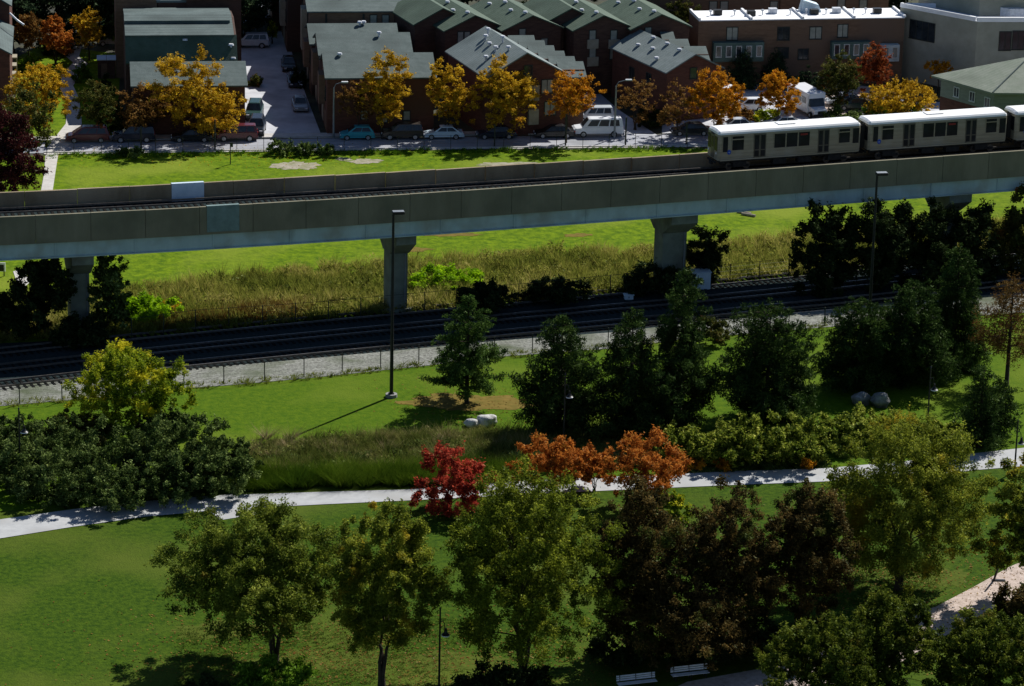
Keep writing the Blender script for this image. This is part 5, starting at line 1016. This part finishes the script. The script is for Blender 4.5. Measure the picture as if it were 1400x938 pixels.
for i, (lb, x, y, w_) in enumerate((('orange flowered plant left of the path bend', 948, 641, 15), ('orange flowered plant nearest the concrete path', 990, 643, 11), ('tiny orange flowered plant under the pale shrubs', 1103, 641, 8))): tree('flowering_plant', lb, (x, y), (x - w_, x + w_, y - 15, y + 1), lf_amber, 1800, .13, 20, .25, tr=.02, seed=140 + i, cat='plant', limbs=3)
# upper street and housing trees
ST = [('street_tree', 'biggest golden tree, spreading over the cars before the left terrace', (272, 192), (213, 335, 74, 178), lf_yellow, 15000), ('street_tree', 'golden tree at the left edge above the garden path', (60, 192), (8, 98, 88, 175), lf_yellow, 10000), ('street_tree', 'dull green and rust tree between the path and the left terrace', (135, 188), (102, 170, 112, 172), lf_mix, 5500),
      ('street_tree', 'thin brownish tree in shade left of the biggest golden tree', (192, 188), (160, 232, 118, 178), lf_rust, 3500), ('street_tree', 'tall narrow golden tree before the terrace right of the alley', (522, 190), (492, 562, 70, 165), lf_yellow, 6500), ('street_tree', 'thin rusty tree left of the tall narrow golden tree', (490, 189), (462, 522, 110, 160), lf_rust, 2200),
      ('street_tree', 'golden green tree at the right corner of the terrace', (610, 188), (585, 638, 86, 165), lf_yellow, 6500), ('street_tree', 'wide golden tree before the big grey roof', (684, 190), (640, 735, 76, 172), lf_yellow, 12000), ('street_tree', 'open orange tree left of the white van with a visible trunk', (774, 196), (748, 814, 98, 160), lf_amber, 4500),
      ('street_tree', 'vivid orange gold tree right of the bluish roofed house', (978, 186), (942, 1018, 96, 172), lf_amber, 9500), ('street_tree', 'amber tree standing in the sunny yard between the minibuses', (1062, 170), (1034, 1094, 98, 154), lf_amber, 5500), ('street_tree', 'thin grey leafed tree in shade at the corner of the bluish roofed house', (926, 186), (898, 960, 112, 176), lf_rust, 1700),
      ('street_tree', 'nearly bare tree in the shade beside the side lane', (868, 178), (842, 898, 108, 170), lf_rust, 1300), ('street_tree', 'red and orange tree before the teal bays', (1190, 138), (1164, 1218, 64, 126), lf_brick, 5500), ('street_tree', 'dark green tree with a rusty top left of the red tree', (1144, 152), (1116, 1174, 74, 142), lf_mix, 6000),
      ('street_tree', 'spreading golden tree behind the middle train car', (1238, 160), (1180, 1278, 110, 156), lf_yellow, 7000), ('street_tree', 'small orange tree behind the hipped roof', (1282, 128), (1262, 1300, 84, 106), lf_amber, 1500), ('street_tree', 'orange tree squeezed between the terrace and the rear houses', (566, 92), (548, 582, 28, 76), lf_amber, 3000),
      ('street_tree', 'small yellow orange tree behind the board fence at the end of the alley', (342, 48), (330, 356, 8, 38), lf_amber, 1300), ('street_tree', 'small yellow sapling by the alley facade', (372, 60), (366, 380, 30, 50), lf_yg, 500), ('street_tree', 'brown gold tree at the top left behind the porches', (40, 88), (22, 62, 20, 66), lf_rust, 4500), ('street_tree', 'reddish brown tree at the top left, second from the edge', (76, 90), (58, 102, 22, 72), lf_orange, 4500),
      ('street_tree', 'bright gold tree beside the end of the garden path', (122, 82), (102, 142, 14, 64), lf_yellow, 4500), ('street_tree', 'small green tree at the left terrace corner, far back', (158, 62), (140, 172, 28, 58), lf_fresh, 2200), ('street_tree', 'tall green tree between the dark houses and the flat roofed row', (930, 95), (902, 958, -10, 62), lf_mix, 6000)]
for i, (nm, lb, b_, bx, m_, n) in enumerate(ST): tree(nm, lb, b_, bx, m_, int(n * 2.0), .15, 190 if n > 3000 else 80, .09, tr=.11, lobes=10, flat=.42, seed=150 + i, limbs=16, stems=1 if i % 3 else 2, spread=.1, group='autumn trees around the houses')
tree('plum_tree', 'dark purple leafed tree at the left edge above the viaduct', (20, 268), (-30, 64, 150, 262), lf_plum, 15000, .19, 80, .14, tr=.16, lobes=8, seed=190)
tree('plum_tree', 'dark green tree behind the purple one at the left edge', (40, 225), (-10, 76, 118, 205), lf_mix, 7000, .2, 60, .15, tr=.12, lobes=7, seed=191)
for i, (lb, b_, yt, hw) in enumerate((('dark conical evergreen before the teal bay', (1016, 122), 74, 19), ('dark conical evergreen right of the first one', (1060, 120), 72, 18))): conifer('evergreen_shrub', lb, b_, yt, hw, lf_back, 5000, 60, 200 + i, power=.45, bare=.03, cat='shrub')
tree('clipped_shrub', 'round clipped evergreen behind the minibus', (1103, 128), (1086, 1118, 89, 122), lf_back, 5000, .14, 60, .13, tr=.05, lobes=3, seed=203, cat='shrub', shape='dome'); tree('hedge_shrub', 'dark hedge block below the round clipped evergreen', (1106, 132), (1088, 1134, 110, 132), lf_back, 3000, .18, 30, .2, tr=.04, seed=204, cat='hedge')
for i, (lb, x0, x1, y0, y1, m_) in enumerate((('bright green shrubs just behind the middle train car', 1180, 1225, 138, 160, lf_fresh), ('second bright green shrub behind the middle train car', 1218, 1262, 140, 160, lf_fresh), ('low green shrub between minibus and bright shrubs', 1128, 1180, 148, 166, lf_bush), ('yellowish hedge in the yard under the amber tree', 1030, 1076, 148, 166, lf_yg), ('brownish hedge left of the yellowish one', 995, 1034, 150, 166, lf_rust),
     ('green shrub beside the curved garden path', 100, 128, 88, 112, lf_fresh), ('rounded bush at the left of the garden path', 22, 55, 72, 98, lf_fresh), ('dark bush below the garden shed', 128, 156, 100, 130, lf_dark), ('dark bush in front of the left terrace', 150, 185, 150, 182, lf_dark), ('dark shrub in the shade beside the bluish roofed house', 868, 912, 140, 172, lf_dark), ('shrub at the foot of the alley facade', 398, 420, 95, 120, lf_dark), ('leafy plant in the sunny middle of the alley', 340, 358, 104, 118, lf_mix), ('dark hedge behind the autumn trees at the top left', 60, 100, 55, 75, lf_dark))):
    tree('green_shrub', lb, ((x0 + x1) / 2, y1), (x0, x1, y0, y1), m_, 2200, .19, 30, .2, tr=.04, lobes=5, seed=210 + i, cat='shrub', limbs=4, group='shrubs around the houses')
for i, (x0, x1, y0, y1) in enumerate(((366, 402, 194, 211), (398, 428, 197, 212), (425, 456, 196, 212), (158, 196, 202, 215))):
    tree('weed_clump', ('leafy weeds at the street fence, left of three', 'leafy weeds at the street fence, middle of three', 'leafy weeds at the street fence, right of three', 'dark weeds at the street fence near the slim post')[i], ((x0 + x1) / 2, y1), (x0, x1, y0, y1), lf_bush, 1500, .17, 22, .22, tr=.03, lobes=4, seed=230 + i, cat='weeds', limbs=4, group='weeds along the street fence')
# far dark trees along the top of the view
BK = [(-20, 40), (18, 30), (55, 22), (95, 24), (135, 18), (168, 22), (205, -10), (330, 20), (355, 5), (600, -12), (640, -18), (750, 4), (790, -4), (870, 5), (980, -25), (1230, -12), (1290, -28)]
for i, (x, y) in enumerate(BK):
    tree('background_tree', 'dark evergreen tree along the top edge, %s' % ('at the far left corner', 'just right of the left corner', 'above the brown gold tree', 'above the reddish brown tree', 'above the bright gold tree', 'left of the brown rear block', 'behind the brown rear block', 'above the small yellow orange tree', 'left of the alley facade top', 'behind the leftmost rear house', 'behind the second rear house', 'behind the gap of the rear houses', 'left above the third rear house', 'behind the rightmost rear house', 'behind the brown apartment block', 'left of the grey modern building', 'behind the grey modern building')[i],
         (x, y + 42), (x - 34, x + 34, y - 45, y + 30), lf_back, 5000, .3, 45, .18, tr=.18, lobes=7, seed=240 + i, limbs=8, group='dark trees along the top edge')
# ------------------------------------------------------------------ grasses
def scrub(name, polys, nclump, per, h, r_, m, seed, label, leaf=.13, cat='brush'):
    rng = np.random.default_rng(seed); A_ = []; Q = []
    for q in polys:
        c = [P(*k) for k in q]; Q.append(np.array([[v.x, v.y] for v in c])); A_.append(((c[1] - c[0]).cross(c[3] - c[0])).length)
    A_ = np.array(A_); ns = rng.multinomial(nclump, A_ / A_.sum()); C = []
    for c, k in zip(Q, ns):
        u = rng.uniform(0, 1, k)[:, None]; v = rng.uniform(0, 1, k)[:, None]; C.append((1 - u) * (1 - v) * c[0] + u * (1 - v) * c[1] + u * v * c[2] + (1 - u) * v * c[3])
    C = np.concatenate(C); hh = h * rng.uniform(.35, 1.1, len(C)) * (1 + .4 * np.sin(C[:, 0] * .6 + seed) * np.sin(C[:, 1] * .9)); C = np.concatenate([C, (hh * .5)[:, None]], 1)
    idx = np.repeat(np.arange(len(C)), per); n = len(idx); d = rng.normal(size=(n, 3)); d /= np.linalg.norm(d, axis=1)[:, None]
    off = d * (rng.uniform(0, 1, n) ** .5)[:, None] * r_; off[:, 2] *= hh[idx] * .5 / r_; pts = C[idx] + off; pts[:, 2] = np.maximum(pts[:, 2], .05)
    V, Fq = leafquads(pts, leaf, rng, .1, 2.2, down=-.8); o = link(name, fastmesh(name, V, Fq, m)); tag(o, label, cat, kind='stuff'); return o
gm_meadow = leafmat('meadow_grass', [(.08, .1, .014), (.18, .2, .03), (.31, .29, .06), (.44, .36, .13)], .5, .12)
gm_meadow2 = leafmat('olive_meadow_grass', [(.07, .09, .015), (.14, .17, .025), (.23, .25, .04)], .45, .15)
gm_front = leafmat('green_fountain_grass', [(.035, .08, .006), (.09, .15, .01), (.19, .27, .025)], .22, .25)
gm_back = leafmat('olive_tan_fountain_grass', [(.045, .06, .01), (.1, .13, .024), (.2, .21, .05), (.32, .27, .12)], .3, .3)
gm_low = leafmat('lawn_edge_grass', [(.05, .12, .005), (.1, .2, .01), (.17, .28, .015)], .3, .2)
gm_rust = leafmat('rusty_dry_grass', [(.08, .05, .012), (.16, .09, .02), (.22, .14, .04)], .3, .3)
MT = [(-300, 420), (0, 408), (170, 396), (250, 388), (320, 376), (430, 368), (520, 361), (640, 352), (760, 343), (900, 346), (1000, 332), (1090, 322), (1250, 312), (1450, 298)]
def yint(x, pts): return float(np.interp(x, [q[0] for q in pts], [q[1] for q in pts]))
quads = []
for a, b2 in zip(MT, MT[1:]): quads.append([a, b2, (b2[0], yint(b2[0], UPR) - 2), (a[0], yint(a[0], UPR) - 2)])
tufts('meadow_grass', quads, 3600, 1.1, gm_meadow, 1, 26, .6, .055, .5, 'strip of tall tan meadow grass under and beyond the viaduct')
quads2 = [[(a[0], a[1] + 12), (b2[0], b2[1] + 12), (b2[0], yint(b2[0], UPR)), (a[0], yint(a[0], UPR))] for a, b2 in zip(MT, MT[1:])]
tufts('meadow_undergrowth', quads2, 1500, .8, gm_meadow2, 2, 22, .6, .06, .5, 'olive undergrowth mixed into the tall meadow grass')
tufts('dry_meadow_edge', [[(205, 440), (430, 415), (430, 436), (205, 455)], [(1380, 330), (1500, 320), (1500, 336), (1380, 346)]], 700, .9, gm_rust, 3, 20, .5, .08, .5, 'rusty dry grass along the meadow edge near the far fence')
tufts('fountain_grass', [[(340, 612), (440, 600), (440, 650), (330, 655)], [(440, 600), (560, 598), (560, 650), (440, 650)], [(560, 598), (700, 592), (720, 645), (560, 650)], [(700, 592), (880, 590), (900, 640), (720, 645)]], 1000, 1.0, gm_back, 4, 40, .8, .05, .6, 'olive and tan fountain grass behind the concrete path')
tufts('path_side_grass', [[(318, 655), (440, 650), (440, 668), (325, 674)], [(440, 650), (560, 648), (560, 666), (440, 668)], [(560, 648), (720, 640), (725, 656), (560, 666)]], 420, 1.3, gm_front, 5, 90, .9, .045, .35, 'row of green fountain grass bordering the concrete path')
tufts('ground_cover', [[(925, 632), (1128, 622), (1130, 640), (930, 648)], [(1240, 615), (1330, 606), (1330, 616), (1240, 628)]], 1600, .3, lf_bush, 6, 14, .9, .09, .4, 'low green ground cover between the path and the pale shrubs', 'ground cover')
tufts('gravel_weeds', [[(a[0], a[1] - 6), (b2[0], b2[1] - 6), (b2[0], b2[1] + 3), (a[0], a[1] + 3)] for a, b2 in zip(EDGE[1:-1], EDGE[2:])], 900, .32, gm_meadow2, 7, 10, .8, .07, .6, 'weeds along the fence below the gravel', 'weeds')
tufts('fence_weeds', [[(64, 211), (500, 206), (500, 212), (64, 218)], [(500, 206), (980, 201), (980, 207), (500, 212)]], 700, .32, gm_low, 8, 12, .7, .07, .6, 'ragged grass along the street fence', 'weeds')
tufts('lawn_blades', [[(240, 860), (620, 845), (640, 950), (240, 950)], [(1000, 790), (1290, 760), (1280, 815), (1000, 850)]], 5000, .12, g_lawn2 and leafmat('long_lawn_blades', [(.05, .09, .01), (.09, .14, .02), (.16, .18, .04)], .3, .3), 9, 8, 1.0, .04, .5, 'longer lawn blades around the birches')

scrub('meadow_brush', quads, 2600, 26, 1.15, .55, gm_meadow, 21, 'matted tan and brown brush mixed into the tall meadow grass')
scrub('low_brush', quads2, 1100, 28, 1.0, .6, lf_mix, 22, 'low green and rusty brush along the shaded foot of the meadow')
scrub('strip_brush', [[(345, 606), (520, 598), (520, 650), (335, 655)], [(520, 598), (700, 590), (720, 645), (520, 650)], [(700, 592), (890, 592), (905, 638), (720, 645)]], 420, 60, 1.0, .6, gm_back, 23, 'soft tan and olive perennials between the fountain grasses', .11)
scrub('strip_green', [[(345, 620), (520, 612), (520, 655), (330, 660)], [(520, 612), (720, 606), (720, 645), (520, 655)]], 200, 70, .95, .6, lf_bush, 24, 'dark leafy perennials between the fountain grasses', .12)

rng = np.random.default_rng(77)
def litter(name, cx, cy_, rx, ry, n, m, label):
    p = P(cx, cy_); C = np.stack([p.x + rng.normal(size=n) * rx, p.y + rng.normal(size=n) * ry, np.full(n, .05) + rng.uniform(0, .04, n)], 1)
    V, Fq = leafquads(C, .13, rng, 3.0, 1.3); tag(link(name, fastmesh(name, V, Fq, m)), label, 'fallen leaves', kind='stuff')
litter('fallen_leaves', 400, 895, 7, 6, 2600, lf_rust, 'scatter of dry leaves on the lawn under the two left birches'); litter('fallen_leaves', 700, 900, 6, 6, 1800, lf_rust, 'scatter of dry leaves under the large green birch')
litter('fallen_leaves', 1235, 800, 6, 6, 2200, lf_rust, 'scatter of dry leaves under the olive green birch'); litter('fallen_leaves', 640, 550, 4, 4, 500, lf_rust, 'thin scatter of needles on the worn grass under the open pine')
litter('fallen_leaves', 270, 212, 12, 3, 900, lf_yellow, 'golden leaves fallen along the street fence and field edge')
for i, (x_, y_, x0, x1, y0, y1) in enumerate(((960, 905, 905, 1010, 850, 908), (1030, 905, 985, 1085, 845, 905), (845, 905, 805, 890, 860, 908))):
    tree('undergrowth_shrub', ('dark shrub under the reddish trees, behind the shaded bench', 'dark shrub between the reddish trees and the lower right canopy', 'dark shrub right of the large green birch trunk')[i], (x_, y_), (x0, x1, y0, y1), lf_dark, 8000, .15, 60, .14, tr=.04, lobes=6, seed=300 + i, cat='shrub', limbs=5)

tree('leafy_shrub', 'low rusty green shrub along the tracks between the two close pines and the broad one', (965, 470), (935, 1000, 432, 470), lf_mix, 6000, .15, 50, .14, tr=.04, lobes=5, seed=320, cat='shrub', limbs=4)
tree('leafy_shrub', 'low shrub behind the shrub mass at the far left edge', (-5, 640), (-40, 40, 590, 645), lf_bush, 8000, .14, 60, .14, tr=.04, lobes=5, seed=321, cat='shrub', limbs=4)

gm_plume = leafmat('pinkish_plume_grass', [(.14, .12, .04), (.28, .22, .11), (.42, .33, .2)], .5, .4)
tufts('plume_grass', [[(345, 600), (520, 592), (520, 625), (340, 632)], [(520, 592), (720, 586), (720, 620), (520, 625)], [(720, 586), (880, 586), (880, 615), (720, 620)]], 45, 1.0, gm_plume, 31, 90, 1.0, .035, .5, 'taller pinkish plumes standing out of the fountain grass')

for i, (x_, y_) in enumerate(((1008, 291), (1014, 294))):
    p = P(x_, y_); t = thing('fallen_log', ('short pale log in the green field behind the viaduct, upper one of two', 'short pale log in the green field behind the viaduct, lower one of two')[i], 'log', p, -.5)
    mb = MB(); mb.tube([(0, 0, .16), (1.6, 0, .16)], .15, 8); link('log', mb.mesh('log', mat('bleached_wood', (.3, .26, .2), (.42, .37, .3))), t)
